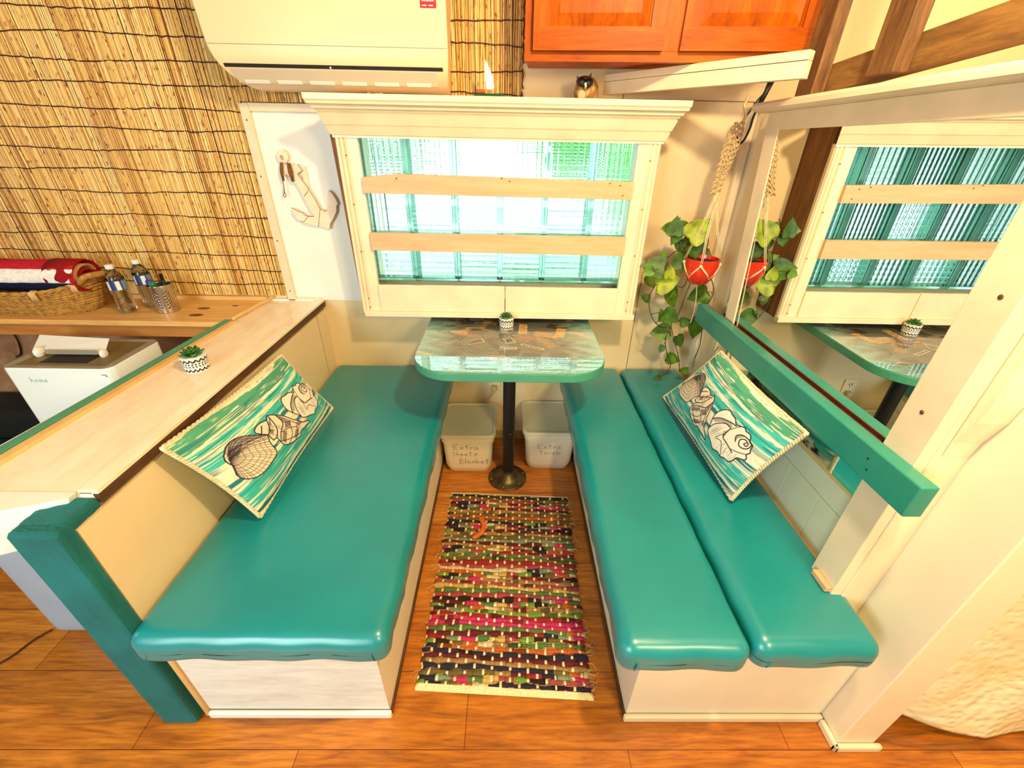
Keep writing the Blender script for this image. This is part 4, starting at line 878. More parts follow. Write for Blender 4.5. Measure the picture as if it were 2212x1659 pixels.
    for k in ('wh', 'w1', 'w2', 'w3', 'w4', 'w5', 'w6', 'w7', 'w8', 'w9', 'k1', 'k2', 'k3', 'k4', 'k5', 'k6', 'k7'): SH[k] = [(x*.93+.052, y) for x, y in SH[k]]
    SH['sc'] = [(x-.012, y) for x, y in SH['sc']]
    # clam: hinge at the left
    o_ = crv(SH['sc']+[SH['sc'][0]], 4); fill(o_, fillc); stroke(o_, .0012); hx_, hy_ = .092, .62
    for k in range(30):
        a = k/29; i = int(10+a*(len(o_)-26)); e = o_[i % len(o_)]; mid = ((hx_+e[0])/2+.01*(1-a), (hy_+e[1])/2+.06*(1-a)-.01)
        stroke(crv([(hx_, hy_), mid, e], 5), .0003 if k > 9 else .0008, .85)
    for f in (.30, .45, .6, .74, .86): stroke([(hx_+(x-hx_)*f, hy_+(y-hy_)*f) for x, y in o_[10:-14]], .0005, .75)
    fill([(hx_+(x-hx_)*.97, hy_+(y-hy_)*.97) for x, y in o_[1:26]]+[(.20, .66), (.13, .58)], ink, .55)
    for k in range(12): stroke([(.092+k*.003, .64+.004*k), (.14+.010*k, .70-.008*k)], .0005, .6)
    # whelk with banded whorls
    w_ = crv(SH['wh']+[SH['wh'][0]], 5); fill(w_, fillc); stroke(w_, .0013)
    for k in ('k1', 'k2', 'k3', 'k4', 'k5', 'k6', 'k7'): fill(SH[k], ink, .72)
    for k in ('w1', 'w6', 'w7', 'w8'): stroke(crv(SH[k], 6), .0013)
    for k in ('w2', 'w3', 'w4', 'w5', 'w9'): stroke(crv(SH[k], 6), .0009)
    for k in range(26): x = r_.uniform(.34, .56); y = .62-(x-.34)*1.2+r_.uniform(-.12, .05); stroke([(x, y), (x+.012, y-.05)], .0003, .7)
    # conch with spiral
    c_ = crv(SH['co']+[SH['co'][0]], 5); fill(c_, lin((250, 238, 220))); stroke(c_, .0013)
    for k in ('co1', 'co2', 'co3'): stroke(crv(SH[k], 6), .0013)
    for k in ('co4', 'co5', 'co6', 'co7'): stroke(crv(SH[k], 6), .0008)
    fill([(.583, .499), (.618, .57), (.664, .61), (.71, .635), (.735, .60), (.70, .585), (.655, .56), (.62, .50)], ink, .55)
    fill([(.735, .565), (.715, .50), (.735, .45), (.748, .446), (.742, .50)], ink, .6); fill([(.795, .57), (.816, .62), (.835, .625), (.812, .56), (.817, .52)], ink, .6)
    for k in range(24): x = .64+.07*r_.random(); y = .34+.14*r_.random(); stroke([(x, y), (x+.016, y+.07)], .0002, .5)
    for k in range(18): x = .76+.12*r_.random(); y = .29+.10*r_.random(); stroke([(x, y), (x+.002, y+.06)], .0002, .5)
    return C
ART = art(); M_pil = vcol('printed_pillow_fabric', .75, .25, 900)
def pillow(name_label, NB, FB, FT, NTp, out, thick, back_off, seed):
    """corners as the viewer of the print sees them: left-bottom, right-bottom, right-top, left-top"""
    NV, NU = ART.shape[:2]; P = [Vector(p) for p in (NB, FB, FT, NTp)]; out = Vector(out).normalized(); rn = random.Random(seed)
    c = sum(P, Vector())/4; t = thing('shell_pillow', name_label, 'pillow', c)
    def mid(a, b):   # slightly pinched edges, full centre
        pa = .035*math.sin(math.pi*a); pb_ = .03*math.sin(math.pi*b); a2 = a+(b-.5)*0; a_, b_ = a, b
        a_ = .5+(a-.5)*(1-pb_*1.4); b_ = .5+(b-.5)*(1-pa*1.6)
        return P[0]*(1-a_)*(1-b_)+P[1]*a_*(1-b_)+P[2]*a_*b_+P[3]*(1-a_)*b_
    def h(a, b): return (max(0, 1-(2*a-1)**4)*max(0, 1-(2*b-1)**4))**.5*(.62+.38*(1-(2*a-1)**2)*(1-(2*b-1)**2))+.02*math.sin(a*9+b*5)*(a*(1-a)*b*(1-b)*16)
    g = grid(NU, NV, lambda a, b: tuple(mid(a, b)+out*(thick*.5*h(a, b)))); g.build('pillow_cover', M_pil, t, smooth=True, col=ART)
    g = grid(60, 40, lambda a, b: tuple(mid(a, b)-out*(thick*.5*h(a, b)*back_off))); g.f = [f[::-1] for f in g.f]
    NV2, NU2 = 40, 60; bc = ART[np.linspace(0, NV-1, NV2).astype(int)][:, np.linspace(0, NU-1, NU2).astype(int)]; g.build('pillow_back', M_pil, t, smooth=True, col=bc)
    path = []
    n = 90
    for e in range(4):
        for k in range(n):
            q = k/n; a, b = ((q, 0), (1, q), (1-q, 1), (0, 1-q))[e]; path.append(mid(a, b)+out*.001)
    m = MB(); N_ = len(path); rp = []
    for s in (0, math.pi):
        pts = []
        for i in range(N_*2):
            p = path[i//2] if i % 2 == 0 else (path[i//2]+path[(i//2+1) % N_])/2; tn = (path[(i//2+1) % N_]-path[i//2-1]).normalized(); s1 = tn.cross(out).normalized(); an_ = i*.62+s
            pts.append(p+(s1*math.cos(an_)+out*math.sin(an_))*.0026)
        m.tube(pts, .0048, 5, closed=True)
    m.build('rope_piping', M_rope, t, smooth=True)
    return t
pillow('shell print pillow leaning on the left half wall', (-.775, -1.075, .503), (-.775, -.478, .507), (-.885, -.552, .790), (-.885, -1.155, .828), (1, 0, .32), .12, .30, 1)
pillow('shell print pillow leaning under the teal rail', (.690, -.352, .503), (.706, -.990, .505), (.782, -1.070, .832), (.782, -.545, .826), (-1, 0, .30), .12, .45, 2)

# ================================================================== RAG RUG
def rug():
    rs = np.random.RandomState(21); NU, NV = 300, 440
    cr = [(-.306, -1.318), (.249, -1.345), (.272, -.480), (-.294, -.456)]; P = [Vector((*p, 0)) for p in cr]
    rows = 54; C = np.zeros((NV, NU, 3)); H = np.zeros((NV, NU))
    pal = {'red': (158, 38, 44), 'pink': (206, 48, 108), 'rose': (170, 72, 74), 'olive': (110, 98, 50), 'tan': (168, 130, 78), 'navy': (34, 36, 62), 'green': (88, 122, 68), 'lime': (110, 160, 60), 'org': (200, 98, 44), 'mar': (100, 28, 44), 'sage': (132, 148, 118), 'yel': (220, 180, 100), 'blk': (34, 26, 26), 'pale': (226, 204, 160)}
    seq = ['pink', 'navy', 'rose', 'olive', 'navy', 'tan', 'mar', 'navy', 'org', 'green', 'red', 'mar', 'green', 'pink', 'pink', 'red', 'lime', 'tan', 'mar', 'blk', 'rose', 'green', 'yel', 'rose', 'tan', 'mar', 'org', 'pale', 'rose', 'red', 'olive', 'green', 'red', 'rose', 'tan', 'mar', 'sage', 'olive', 'tan', 'mar', 'navy', 'blk', 'navy', 'olive', 'org', 'olive', 'tan', 'mar']
    names = list(pal)
    for j in range(NV):
        v = j/(NV-1)
        for_ = v*rows
        for i in range(NU):
            u = i/(NU-1)
            r = for_+.5*math.sin(u*5+int(for_)*.7)*.5+.10*math.sin(u*17+for_)+.12*math.sin(u*40+for_*2); k = int(max(0, min(rows-1, r))); f = r-k
            s = int(u*11+((k*37) % 11)/11*1.0+.15*math.sin(k)); rr_ = ((k*131+s*977) % 1009)/1009
            nm = seq[k % len(seq)]
            if rr_ < .26: nm = names[(k*7+s*5) % len(names)]
            c = np.array(lin(pal[nm]))
            if ((k+s) % 5) == 0 and rr_ > .6: c = c*.35
            wt = (u*105) % 1
            if wt < .38: c = c*.45+np.array(lin((150, 110, 70)))*.10
            h = math.sin(math.pi*min(max(f, 0), 1))
            ph = (u*9.5+(.5 if k % 2 else 0)) % 1
            if ph < .125 and .12 < f < .88 and v > .02: c = np.array(lin((232, 212, 160))); h *= 1.2
            elif f < .12: c = c*.5
            elif f > .9 and rr_ > .75: c = np.array(lin((200, 160, 100)))
            if v < .022 or v > .985: c = np.array(lin((236, 212, 160))); h = .9
            C[j, i] = c*(.75+.5*rs.rand()); H[j, i] = h
    def P3(a, b):
        i = int(round(a*(NU-1))); j = int(round(b*(NV-1))); wob = .006*math.sin(b*60)+.004*math.sin(b*133+1)
        a2 = a+(wob*(1 if a > .5 else -1))*abs(2*a-1)**6
        p = P[0]*(1-a2)*(1-b)+P[1]*a2*(1-b)+P[2]*a2*b+P[3]*(1-a2)*b; e = min(a, 1-a, b, 1-b)
        return (p.x, p.y, .002+.006*min(1, e*40)+.0035*H[j, i]*min(1, e*60+.3))
    g = grid(NU, NV, P3); t = thing('rag_rug', 'multicoloured woven rag rug between the benches', 'rug', (-.02, -.9, 0))
    g.build('woven_cloth', vcol('rag_weave', .9, .5, 700, 0, .2), t, smooth=True, col=C)
    m = MB(); rn = random.Random(3)
    for _ in range(70):
        b = rn.random(); sd = rn.random() < .5; p = P[0].lerp(P[3], b) if sd else P[1].lerp(P[2], b); s = -1 if sd else 1; L2 = rn.uniform(.008, .03)
        m.tube([(p.x-s*.004, p.y, .006), (p.x+s*L2*.5, p.y+rn.uniform(-.01, .01), .008), (p.x+s*L2, p.y+rn.uniform(-.02, .02), .002)], .0009, 4)
    m.build('frayed_threads', M_cord, t)
    o = MB().tube(smooth_path([(-.172, -.735, .014), (-.148, -.730, .021), (-.128, -.705, .024), (-.126, -.665, .023), (-.140, -.632, .016)]), [.004]+[.013]*22+[.016, .005], 8, flat=.35).build('rag_strip', paint('orange_rag', lin((236, 118, 44)), .85, .2, 60, .4, 300), t, smooth=True); o['label'] = 'loose orange rag strip'
rug()

# ================================================================== COUNTER AND THINGS ON IT
M_knot = paint('pine_knot', lin((140, 70, 24)), .5, .3, 90, 0)
ct = thing('pine_countertop', 'knotty pine counter shelf under the reed screen', 'countertop', (-2.1, -.15, .8))
MB().box(-3.3, -1.19, -.306, -.018, .798, .820).build('counter_board', M_pine, ct, bevel=.002)
MB().box(-3.3, -1.19, -.018, -.001, .80, .838).build('back_strip', M_pine, ct, bevel=.002)
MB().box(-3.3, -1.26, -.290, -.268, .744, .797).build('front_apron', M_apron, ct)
for x, y, s in ((-1.42, -.14, 1), (-1.40, -.225, 1.1), (-1.30, -.10, .6)): MB().lathe([(.018*s, 0), (.013*s, .0006), (.006*s, .0008), (0, .001)], (x, y, .8200), 20, 1.6, .8).build('knot', M_knot, ct)
# basket
bk = thing('wicker_basket', 'oval wicker basket holding rolled towels on the counter', 'basket', (-2.09, -.165, .82))
M_wick = paint('wicker', lin((198, 146, 66)), .7, .25, 60, .6, 240)
def rope_ring(cx, cy, z, rx, ry, r, tw, lift=0, n=220):
    m = MB()
    for s in (0, 2.1, 4.2):
        pts = []
        for k in range(n):
            a = 2*math.pi*k/n; o_ = k*tw+s; rad = r*.55*math.cos(o_); pts.append((cx+(rx+rad)*math.cos(a), cy+(ry+rad)*math.sin(a), z+lift*abs(math.cos(a))**3+r*.55*math.sin(o_)))
        m.tube(pts, r*.62, 5, closed=True)
    return m
mm = MB(); nl = 11
for i in range(nl):
    q = i/(nl-1); rx = .215+.06*q**.7; ry = .095+.035*q**.7; b = rope_ring(-2.09, -.17, .8265+q*.088, rx, ry, .0062, .9*(1 if i % 2 else -1), .035*q*q, 150); mm.add(b.v, b.f)
mm.build('woven_side', M_wick, bk, smooth=True)
MB().lathe([(0, .0), (1, .0), (1, .004), (0, .004)], (-2.09, -.17, .8205), 40, .215, .095).build('basket_bottom', M_wick, bk)
b = rope_ring(-2.09, -.17, .926, .280, .133, .009, .5, .038, 200); b.build('basket_rim', M_wick, bk, smooth=True)
MB().tube(smooth_path([(-1.835, -.235, .955), (-1.79, -.24, .985), (-1.755, -.20, .99), (-1.76, -.14, .985), (-1.80, -.10, .975), (-1.84, -.095, .955)]), .012, 10).build('basket_handle', M_wick, bk, smooth=True)
for a in (-1.9, -1.15, -.55, -2.6):
    mm = MB()
    x = -2.09+.282*math.cos(a); y = -.17+.135*math.sin(a); zz = .926+.038*abs(math.cos(a))**3
    for k in range(4): mm.tube([(x-.012+k*.007, y+.006, zz+.010), (x-.012+k*.007, y-.012, zz+.004), (x-.010+k*.007, y-.008, zz-.028)], .0035, 5)
    mm.build('rim_wrap', M_ply, bk, smooth=True)
# rolled towel
tw = thing('rolled_towel', 'red white and navy striped towel rolled up in the basket', 'towel', (-2.05, -.18, .98))
NA, NX = 96, 60; rs = np.random.RandomState(2); cols = []
def towP(a, b):
    an = a*2*math.pi; r_ = .064+.0015*math.sin(an*5+b*9)+.001*math.sin(b*40); return (-2.36+.535*b, -.185+r_*1.1*math.cos(an), .975+r_*math.sin(an)*1.02)
g = grid(NA, NX, towP)
for v in g.v:
    z = (v[2]-.975)/.064; y = v[1]+.185; end = v[0] > -1.842
    c = (196, 34, 50) if z > .62 or (y > 0 and z > -.2) else (246, 242, 240) if z > -.22 else (20, 34, 66)
    if v[0] > -1.845+.10*max(0, z-.3): c = (176, 24, 34)
    cols.append(np.array(lin(c))*(.85+.3*rs.rand()))
M_terry = vcol('terry_cloth', .95, .6, 500, 0, .2)
g.build('towel_roll', M_terry, tw, smooth=True, col=cols)
mm = MB(); cols = []; prev = None
for k in range(140):
    a = k*.14; r_ = .063*(1-k/150); y = -.185+r_*1.1*math.cos(a+1.2); z = .975+r_*math.sin(a+1.2)*1.02; mm.v += [(-1.828+.004*math.sin(k*.3), y, z), (-1.95, y, z)]; cc = lin((206, 150, 96)) if 38 < k < 70 else lin((150, 22, 26)); cols += [cc, cc]
mm.f = [(2*i, 2*i+2, 2*i+3, 2*i+1) for i in range(139)]
so = mm.build('towel_spiral', M_terry, tw, smooth=True, col=cols); sm = so.modifiers.new('thick', 'SOLIDIFY'); sm.thickness = .0065
# bottles
M_label = vcol('bottle_label', .4); M_water = glassm('water', (.93, .95, .95), 0, 0)
def bottle(x, y, label, sq=1.0):
    t = thing('water_bottle', label, 'bottle', (x, y, .82), group=None); c = (x, y, .8202)
    prof = [(.010, .004), (.024, .0), (.031, .006), (.032, .02), (.0305, .03), (.032, .04), (.0305, .052), (.032, .064), (.0305, .076), (.032, .088), (.0315, .10), (.032, .108), (.0315, .14), (.031, .150), (.026, .166), (.018, .180), (.0125, .188), (.0125, .197)]
    MB().lathe(prof, c, 40).build('bottle_body', M_clear, t, smooth=True)
    MB().lathe([(r_*.955, z+.001) for r_, z in prof[1:14]]+[(0, .151)], c, 40).build('water', M_water, t, smooth=True)
    MB().lathe([(.0145, .190), (.0150, .192), (.0150, .205), (.0135, .207), (0, .207)], c, 30).build('cap', M_plastic, t, auto=True)
    m = MB().lathe([(.0328, .104), (.0326, .115), (.0324, .128), (.0322, .142)], c, 64); m.f = m.f[:-2]; cols = []
    for v in m.v:
        a = math.degrees(math.atan2(v[1]-y, v[0]-x)) % 360; cols.append(lin((232, 236, 240)) if 235 < a < 262 or 300 < a < 330 else lin((34, 54, 120)) if 180 < a < 340 else lin((120, 140, 170)))
    m.build('label_band', M_label, t, smooth=True, col=cols)
bottle(-1.712, -.195, 'clear water bottle on the counter, nearer the front edge')
bottle(-1.672, -.105, 'clear water bottle on the counter, behind the first near the reeds')
# utensil cup
cu = thing('utensil_cup', 'perforated steel cup holding toothbrushes on the counter', 'cup', (-1.552, -.175, .82))
def cupmesh():
    m = MB(); n, nz = 144, 60; H_, r_ = .120, .0455; holes = []
    for i in range(n+1):
        for k in range(nz+1): pass
    for k in range(nz+1):
        for i in range(n): a = 2*math.pi*i/n; rr_ = r_*(1-.02*(1-k/nz)); m.v.append((-1.552+rr_*math.cos(a), -.175+rr_*math.sin(a), .8203+H_*k/nz))
    for k in range(nz):
        for i in range(n):
            a = (i+.5)/n*360; z = (k+.5)/nz; hole = False
            for c0 in (262, 316, 30, 110, 180):
                for ci in range(3):
                    ac_ = c0+ci*11
                    for ri in range(6):
                        zc = .20+ri*.105+(.05 if ci % 2 else 0)
                        d = (a-ac_+180) % 360-180
                        if (d/3.1)**2+((z-zc)/.026)**2 < 1: hole = True
            if not hole: m.f.append((k*n+i, k*n+(i+1) % n, (k+1)*n+(i+1) % n, (k+1)*n+i))
    return m
o = cupmesh().build('cup_body', M_steel, cu, smooth=True); sm = o.modifiers.new('thick', 'SOLIDIFY'); sm.thickness = .0012
MB().lathe([(.0, .0), (.043, 0), (.043, .108)], (-1.552, -.175, .8212), 40).build('liner', M_dark, cu, smooth=True)
def brush(p0, p1, r_, mat, label, name='toothbrush', head=None):
    t = thing(name, label, 'toothbrush', p0); a, b = Vector(p0), Vector(p1)
    MB().tube([a, a.lerp(b, .5), b], [r_*.8, r_, r_*.8], 8).build('handle', mat, t, smooth=True)
    if head: MB().rbox(b.x-.012, b.x+.012, b.y-.012, b.y+.012, b.z-.012, b.z+.014, .008, 3).build('wrapper', head, t, smooth=True)
brush((-1.56, -.185, .826), (-1.570, -.195, .952), .005, paint('purple_plastic', lin((70, 40, 200)), .3, 0, 5, 0), 'purple capped item standing in the steel cup', head=paint('purple_wrap', lin((78, 48, 214)), .3, .3, 40, 0))
brush((-1.55, -.18, .826), (-1.556, -.20, .944), .006, paint('green_plastic', lin((40, 140, 70)), .3, 0, 5, 0), 'green item standing in the steel cup', head=paint('green_wrap', lin((46, 150, 76)), .3, .3, 40, 0))
brush((-1.54, -.17, .826), (-1.530, -.17, .985), .009, M_clear, 'clear plastic tube standing in the steel cup', 'plastic_tube')

# ================================================================== APPLIANCE BEHIND THE LEDGE
ap = thing('white_appliance', 'white box appliance with open flap left of the ledge', 'appliance', (-1.71, -.47, 0))
def aring(s, r_, z, cx=-1.705, cy=-.468, hx=.200, hy=.135): return [(cx+x, cy+y, z) for x, y in rr2(hx-s, hy-s, r_)]
loft([aring(.005, .03, 0), aring(0, .03, .006), aring(0, .03, .742), aring(.003, .03, .7475)]).build('shell', paint('cool_white_shell', lin((236, 246, 248)), .25, .01, 3, 0, coat=.4), ap, auto=True)
m = loft([aring(.002, .03, .7476), aring(.002, .03, .7500), aring(.020, .022, .7500), aring(.024, .02, .7482)]); m.build('top_rim', M_greyplastic, ap, auto=True)
MB().box(-1.87, -1.54, -.575, -.36, .7484, .7492).build('tray', paint('brown_grey_tray', lin((120, 100, 60)), .5, .1, 10, 0), ap)
MB().box(-1.80, -1.62, -.56, -.45, .7493, .7500).build('opening', M_dark, ap)
fl = MB().hexa([(-1.875, -.50, .765), (-1.60, -.50, .757), (-1.60, -.495, .760), (-1.875, -.495, .768), (-1.90, -.425, .800), (-1.62, -.435, .792), (-1.62, -.43, .795), (-1.90, -.42, .803)]); fo = fl.build('flap_lid', M_plastic, ap, bevel=.002)
MB().ball((-1.845, -.50, .765), .022, 14, 10, (.6, 1, 1)).build('flap_hinge', M_plastic, fo, smooth=True)
MB().ball((-1.60, -.50, .762), .018, 14, 10, (.5, 1, 1)).build('flap_hinge', M_plastic, fo, smooth=True)
MB().box(-1.82, -1.62, -.5035, -.501, .758, .776).build('flap_insert', M_greyplastic, fo)
writing([('home', 0, 0, 1)], None, .021, lambda x, z: (-1.815+x, -.6034, .690+z), .0008, .0, 3, 1.1).build('printed_word', paint('teal_print', lin((60, 170, 170)), .4, 0, 5, 0), ap)
mm = MB().box(-1.54, -1.525, -.6035, -.603, .722, .726).box(-1.527, -1.522, -.6035, -.603, .716, .722); mm.build('printed_mark', M_greyplastic, ap)
# blue grey bin beyond the end cap
bn = thing('plastic_bin', 'pale blue grey rounded plastic bin on the floor behind the end cap', 'bin', (-1.36, -.96, 0))
MB().rbox(-1.583, -1.14, -1.155, -.80, 0, .49, .05, 12).build('bin_body', M_bluegrey, bn, smooth=True)
pts = []
for k in range(40):
    a = k/39; z = .02+.42*a; pts.append((-1.5835+.0*a, -1.105, z))
MB().tube(pts[3:36], .004, 6).build('bin_edge', M_white, bn, smooth=True)
# floor cord
tag(MB().tube(smooth_path([(-1.60, -1.135, .005), (-1.63, -1.17, .004), (-1.66, -1.235, .004), (-1.74, -1.29, .004), (-1.9, -1.33, .004)]), .0032, 6).build('floor_cord', M_wire, smooth=True), 'dark red cord lying on the floor by the bin', 'cord')
# things in the dark under the counter
tag(MB().rbox(-3.0, -2.05, -.24, -.02, 0, .30, .04, 8).build('storage_bag', paint('dark_green_cloth', lin((18, 24, 20)), .9, .3, 60, .6, 200), smooth=True), 'dark soft bag on the floor under the counter', 'bag')
tag(MB().rbox(-2.95, -2.1, -.52, -.26, 0, .16, .02, 4).build('storage_box', paint('dark_teal_box', lin((6, 66, 78)), .5, .1, 8, 0), smooth=True), 'flat dark teal box on the floor under the counter', 'box')
tag(MB().box(-3.3, -1.30, -.014, -.002, .0, .742).build('under_counter_panel', wood('tan_panel', lin((120, 86, 60)), lin((160, 120, 88)), lin((180, 142, 110)), (2, 2, 2), 3, .8)), 'tan panel on the wall under the pine counter', 'panel')
tag(MB().tube(smooth_path([(-2.52, -.02, .66), (-2.50, -.025, .60), (-2.53, -.02, .52), (-2.56, -.025, .50)]), .004, 6).build('black_cable', M_black, smooth=True), 'short black cable hanging under the pine counter', 'cable')
tag(MB().rbox(-2.05, -1.30, -.26, -.03, .30, .66, .03, 5).build('storage_tote', paint('brown_shadow_cloth', lin((60, 34, 18)), .9, .3, 20, .4), smooth=True), 'dark brown tote behind the white appliance', 'tote') if False else None

# ================================================================== HOOK, MACRAME AND HANGING VINE
hk = thing('cable_hook', 'black hook with looped cable hanging in the corner', 'hook', (.86, -.2, 1.6))
MB().tube(smooth_path([(.862, -.21, 1.70), (.855, -.21, 1.655), (.845, -.20, 1.60), (.842, -.20, 1.56), (.832, -.20, 1.525), (.818, -.20, 1.512), (.806, -.20, 1.52), (.803, -.20, 1.54)]), [.008]*8+[.0045]*34+[.002]*1 if False else .0042, 8).build('hook_loop', M_black, hk, smooth=True)
MB().tube([(.872, -.215, 1.705), (.850, -.205, 1.628)], .0085, 8).build('hook_stem', M_black, hk, smooth=True)
MB().tube([(.832, -.205, 1.635), (.866, -.21, 1.633)], .005, 8).build('cross_bar', M_black, hk, smooth=True)
MB().tube(smooth_path([(.862, -.208, 1.67), (.84, -.208, 1.645), (.826, -.205, 1.615), (.815, -.204, 1.60)]), .003, 6).build('cable', M_black, hk, smooth=True)
pl = thing('hanging_planter', 'trailing vine in a red bowl hung by macrame in the corner', 'hanging plant', (.757, -.26, 1.0))
mm = MB(); rn = random.Random(12)
mm.tube(smooth_path([(.81, -.204, 1.66), (.80, -.204, 1.63), (.815, -.202, 1.60), (.805, -.204, 1.575)]), .005, 6)
# knotted band
for k in range(7):
    pts = []
    for i in range(40):
        q = i/39; wd = .016+.012*math.sin(math.pi*min(1, q*1.3))*(1-.6*q); a = k/6*2-1; z = 1.578-.235*q; x = .797-.050*q+a*wd+.0035*math.sin(i*1.9+k*2.3); pts.append((x, -.206-.045*q+.0035*math.cos(i*1.9+k*1.1), z))
    mm.tube(pts, .0027, 5)
for i in range(26):
    q = i/25; wd = .016+.012*math.sin(math.pi*min(1, q*1.3))*(1-.6*q); z = 1.572-.225*q; x = .797-.050*q; y = -.206-.045*q
    mm.tube([(x-wd, y-.003, z), (x-wd*.3, y-.006, z-.008*(-1)**i), (x+wd*.4, y-.002, z+.006*(-1)**i), (x+wd, y-.004, z)], .0022, 5)
mm.build('macrame_band', M_macrame, pl, smooth=True)
cx, cy, cz = .757, -.262, 1.062; rb = .066
mm = MB()
ends = [(cx+rb*1.03*math.cos(R(a)), cy+rb*1.03*math.sin(R(a)), cz+.028) for a in (-115, -20, 70, 165)]
for i, e in enumerate(ends):
    for d in (-.003, .003): mm.tube([(.757+.006*math.cos(i*1.6)+d, -.25+.006*math.sin(i*1.6), 1.35), (.755+(e[0]-.755)*.45+d, -.25+(e[1]+.25)*.45, 1.22), (e[0]+d, e[1], e[2]+.012)], .0017, 5)
    mm.ball(e, .0075, 8, 6)
    nx_ = ends[(i+1) % 4]; a0 = R((-115, -20, 70, 165)[i]); a1 = R((-115, -20, 70, 165)[(i+1) % 4]); a1 = a1 if a1 > a0 else a1+2*math.pi
    am = (a0+a1)/2; low = (cx+rb*.83*math.cos(am), cy+rb*.83*math.sin(am), cz-.024)
    for s, t_ in ((e, low), (nx_, low)):
        pts = []
        for k in range(7):
            q = k/6; v = Vector(s).lerp(Vector(t_), q)-Vector((cx, cy, 0)); r2 = rb*math.cos(math.asin(max(-.95, min(.95, (v.z-cz-.045)/(rb*1.6)))))*1.06; hz = Vector((v.x, v.y, 0)).normalized()*max(r2, .03); pts.append((cx+hz.x, cy+hz.y, v.z))
        for d in (0, .004): mm.tube([(p[0], p[1], p[2]+d) for p in pts], .0018, 5)
    mm.tube([low, (cx+.02*math.cos(am), cy+.02*math.sin(am), cz-.058)], .0018, 5)
mm.tube(smooth_path([(cx, cy, cz-.058), (cx+.02, cy+.02, cz-.12), (cx+.04, cy+.05, cz-.20), (cx+.045, cy+.07, cz-.26)]), .0025, 6)
mm.build('macrame_cords', M_rope, pl, smooth=True)
MB().lathe([(.0, -.054), (.034, -.053), (.050, -.035), (.060, -.010), (.0655, .02), (.066, .048), (.063, .048), (.060, .03), (0, .028)], (cx, cy, cz), 40).build('bowl', M_red, pl, auto=True)
MB().lathe([(.0605, .034), (0, .036)], (cx, cy, cz), 24).build('soil', M_soil, pl)
VIN = [[(0.735, -0.23, 1.106), (0.672, -0.23, 1.133), (0.633, -0.2, 1.088), (0.619, -0.2, 1.01), (0.593, -0.2, 0.938), (0.596, -0.2, 0.885), (0.625, -0.2, 0.821), (0.663, -0.2, 0.788), (0.696, -0.2, 0.781)], [(0.745, -0.23, 1.004), (0.732, -0.23, 0.929), (0.735, -0.2, 0.844), (0.713, -0.2, 0.8), (0.738, -0.2, 0.732), (0.78, -0.2, 0.637), (0.804, -0.2, 0.555)], [(0.704, -0.23, 0.794), (0.689, -0.23, 0.744), (0.72, -0.2, 0.66), (0.753, -0.2, 0.587), (0.724, -0.2, 0.531), (0.699, -0.2, 0.52)], [(.80, -.22, 1.09), (.835, -.19, 1.03), (0.868, -0.20, 0.952), (0.853, -0.2, 0.883), (0.856, -0.2, 0.802), (0.869, -0.2, 0.698), (0.86, -0.2, 0.626)], [(.74, -.25, 1.10), (0.714, -0.23, 1.112), (0.683, -0.23, 1.124), (0.668, -0.2, 1.182), (0.645, -0.2, 1.217), (0.656, -0.2, 1.253)], [(.72, -.23, 1.09), (0.723, -0.23, 0.99), (0.701, -0.2, 0.975), (0.663, -0.2, 1.001), (0.614, -0.2, 0.986)]]
mm = MB()
for v in VIN: mm.tube(smooth_path(v, 5), .0021, 5)
LV = [(0.602, -0.229, 1.216, 0.048, 180), (0.626, -0.247, 1.228, 0.064, 90), (0.684, -0.209, 1.213, 0.058, 0), (0.637, -0.24, 1.178, 0.048, 250), (0.726, -0.251, 1.22, 0.095, 45), (0.674, -0.208, 1.144, 0.048, 270), (0.738, -0.141, 1.136, 0.064, 250), (0.782, -0.156, 1.149, 0.074, 60), (0.758, -0.161, 1.08, 0.111, 235), (0.675, -0.231, 1.082, 0.069, 225), (0.622, -0.19, 1.101, 0.032, 150), (0.576, -0.224, 1.064, 0.09, 175), (0.55, -0.238, 1.044, 0.042, 200), (0.642, -0.246, 1.048, 0.048, 90), (0.651, -0.232, 1.002, 0.09, 20), (0.611, -0.139, 0.974, 0.058, 300), (0.716, -0.152, 0.903, 0.08, 300), (0.587, -0.155, 0.91, 0.042, 150), (0.822, -0.156, 0.922, 0.08, 200), (0.695, -0.235, 0.844, 0.074, 330), (0.654, -0.22, 0.853, 0.048, 110), (0.79, -0.178, 0.802, 0.048, 10), (0.682, -0.165, 0.745, 0.08, 190), (0.794, -0.149, 0.691, 0.056, 300), (0.86, -0.146, 0.757, 0.095, 270), (0.673, -0.249, 0.695, 0.032, 250), (0.77, -0.181, 0.612, 0.058, 350), (0.712, -0.173, 0.505, 0.032, 200), (0.833, -0.194, 0.562, 0.037, 40), (0.731, -0.237, 1.129, 0.064, 280), (0.849, -0.198, 0.905, 0.032, 30)]
allp = [p for v in VIN for p in smooth_path(v, 5)]
rn = random.Random(31); leaves = []
LMAT = [paint('vine_leaf_green', lin((96, 138, 18)), .5, .3, 30, .1, 60), paint('vine_leaf_light', lin((160, 176, 30)), .5, .35, 24, .1, 60), paint('vine_leaf_dark', lin((66, 106, 16)), .5, .3, 30, .1, 60)]
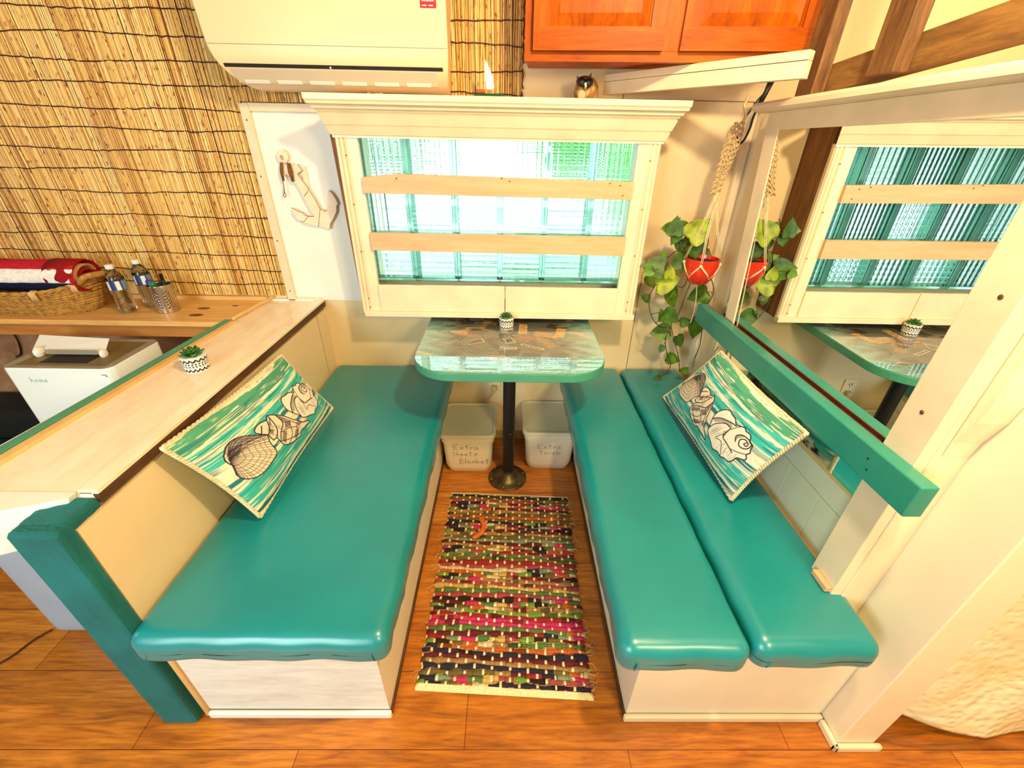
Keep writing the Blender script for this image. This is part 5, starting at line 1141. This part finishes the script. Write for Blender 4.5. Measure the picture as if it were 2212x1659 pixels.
for i, (x, y, z, ln_, an_) in enumerate(LV):
    ln_ *= 1.15
    a = R(an_); c = Vector((x, y, z)); d = Vector((math.cos(a), rn.uniform(-.25, .1), math.sin(a))).normalized(); nrm = Vector((rn.uniform(-.35, .35), -1, rn.uniform(.1, .7))); nrm = (nrm-d*nrm.dot(d)).normalized(); s = d.cross(nrm)
    m = MB(); rows = [(0, .0), (-.06, .26), (.05, .42), (.2, .46), (.4, .43), (.6, .34), (.8, .19), (.93, .07), (1.03, .0)]; b = c-d*ln_*.5
    for (t_, wd) in rows:
        for q in (-1, -.5, 0, .5, 1):
            tt = t_ if abs(q) > .2 or t_ > .1 else max(t_, .04); m.v.append(tuple(b+d*ln_*tt+s*ln_*wd*q-nrm*ln_*(.10*(1-abs(q))*1.0*(wd/.46)+.12*max(0, t_)**2)))
    for r_ in range(len(rows)-1):
        for q in range(4): k0 = r_*5+q; m.f.append((k0, k0+1, k0+6, k0+5))
    near = min(allp, key=lambda p: (p-b).length); mm.tube(smooth_path([near, (near+b)/2+Vector((0, -.006, .006)), b+d*ln_*.02], 3), .0013, 4)
    mt = LMAT[1] if i in (4, 8, 15, 13, 14) else LMAT[i % 2*2]
    o = m.build('leaf', mt, pl, smooth=True)
mm.build('vines', M_stem, pl, smooth=True)

# ================================================================== BEDSPREAD BEYOND THE WALL
def bed():
    def fn(a, b):
        x = 1.062+1.3*a; w1 = .045*math.sin(x*9+.5)+.02*math.sin(x*21)
        if b < .7: q = b/.7; z = .012+.6*q+.02*(1+math.cos((x-1.10)*9))*(1-q); y = -1.375-.075*min(1, max(0, (x-1.08)/.3))+.3*w1*(1-q)*min(1, max(0, (x-1.1)/.2))+.012*math.sin(x*14+q*5)*min(1, max(0, (x-1.1)/.2))+.05*q*min(1,max(0,(x-1.08)/.3))
        else: q = (b-.7)/.3; z = .63+.03*math.sin(q*2); y = -1.40+1.1*q
        return (x, y, z)
    g = grid(130, 90, fn); t = NT('cream_bedspread'); n = t.noise(t.mp(), 7, 4, .6, 1.2); t.base(t.ramp(n, [(.35, lin((240, 220, 164))), (.65, lin((250, 240, 204)))])); t.b.inputs['Roughness'].default_value = .9
    vo = t.N('ShaderNodeTexVoronoi'); vo.feature = 'SMOOTH_F1'; vo.inputs['Scale'].default_value = 46; t.L(t.mp(), vo.inputs['Vector']); t.bump(t.math('ADD', vo.outputs['Distance'], t.math('MULTIPLY', n, .8)), .9, .007)
    r = thing('bed', 'cream quilted bedspread hanging over a bed beyond the partition', 'bed', (1.7, -1.2, 0))
    o = g.build('bedspread', t.m, r, smooth=True); s = o.modifiers.new('thick', 'SOLIDIFY'); s.thickness = .008
    MB().box(1.13, 2.28, -1.38, -.1, .12, .615).build('mattress', M_panel, r, bevel=.03)
    for x in (1.2, 2.2):
        for y in (-1.3, -.2): MB().box(x-.02, x+.02, y-.02, y+.02, 0, .12).build('leg', M_darkedge, r)
bed()
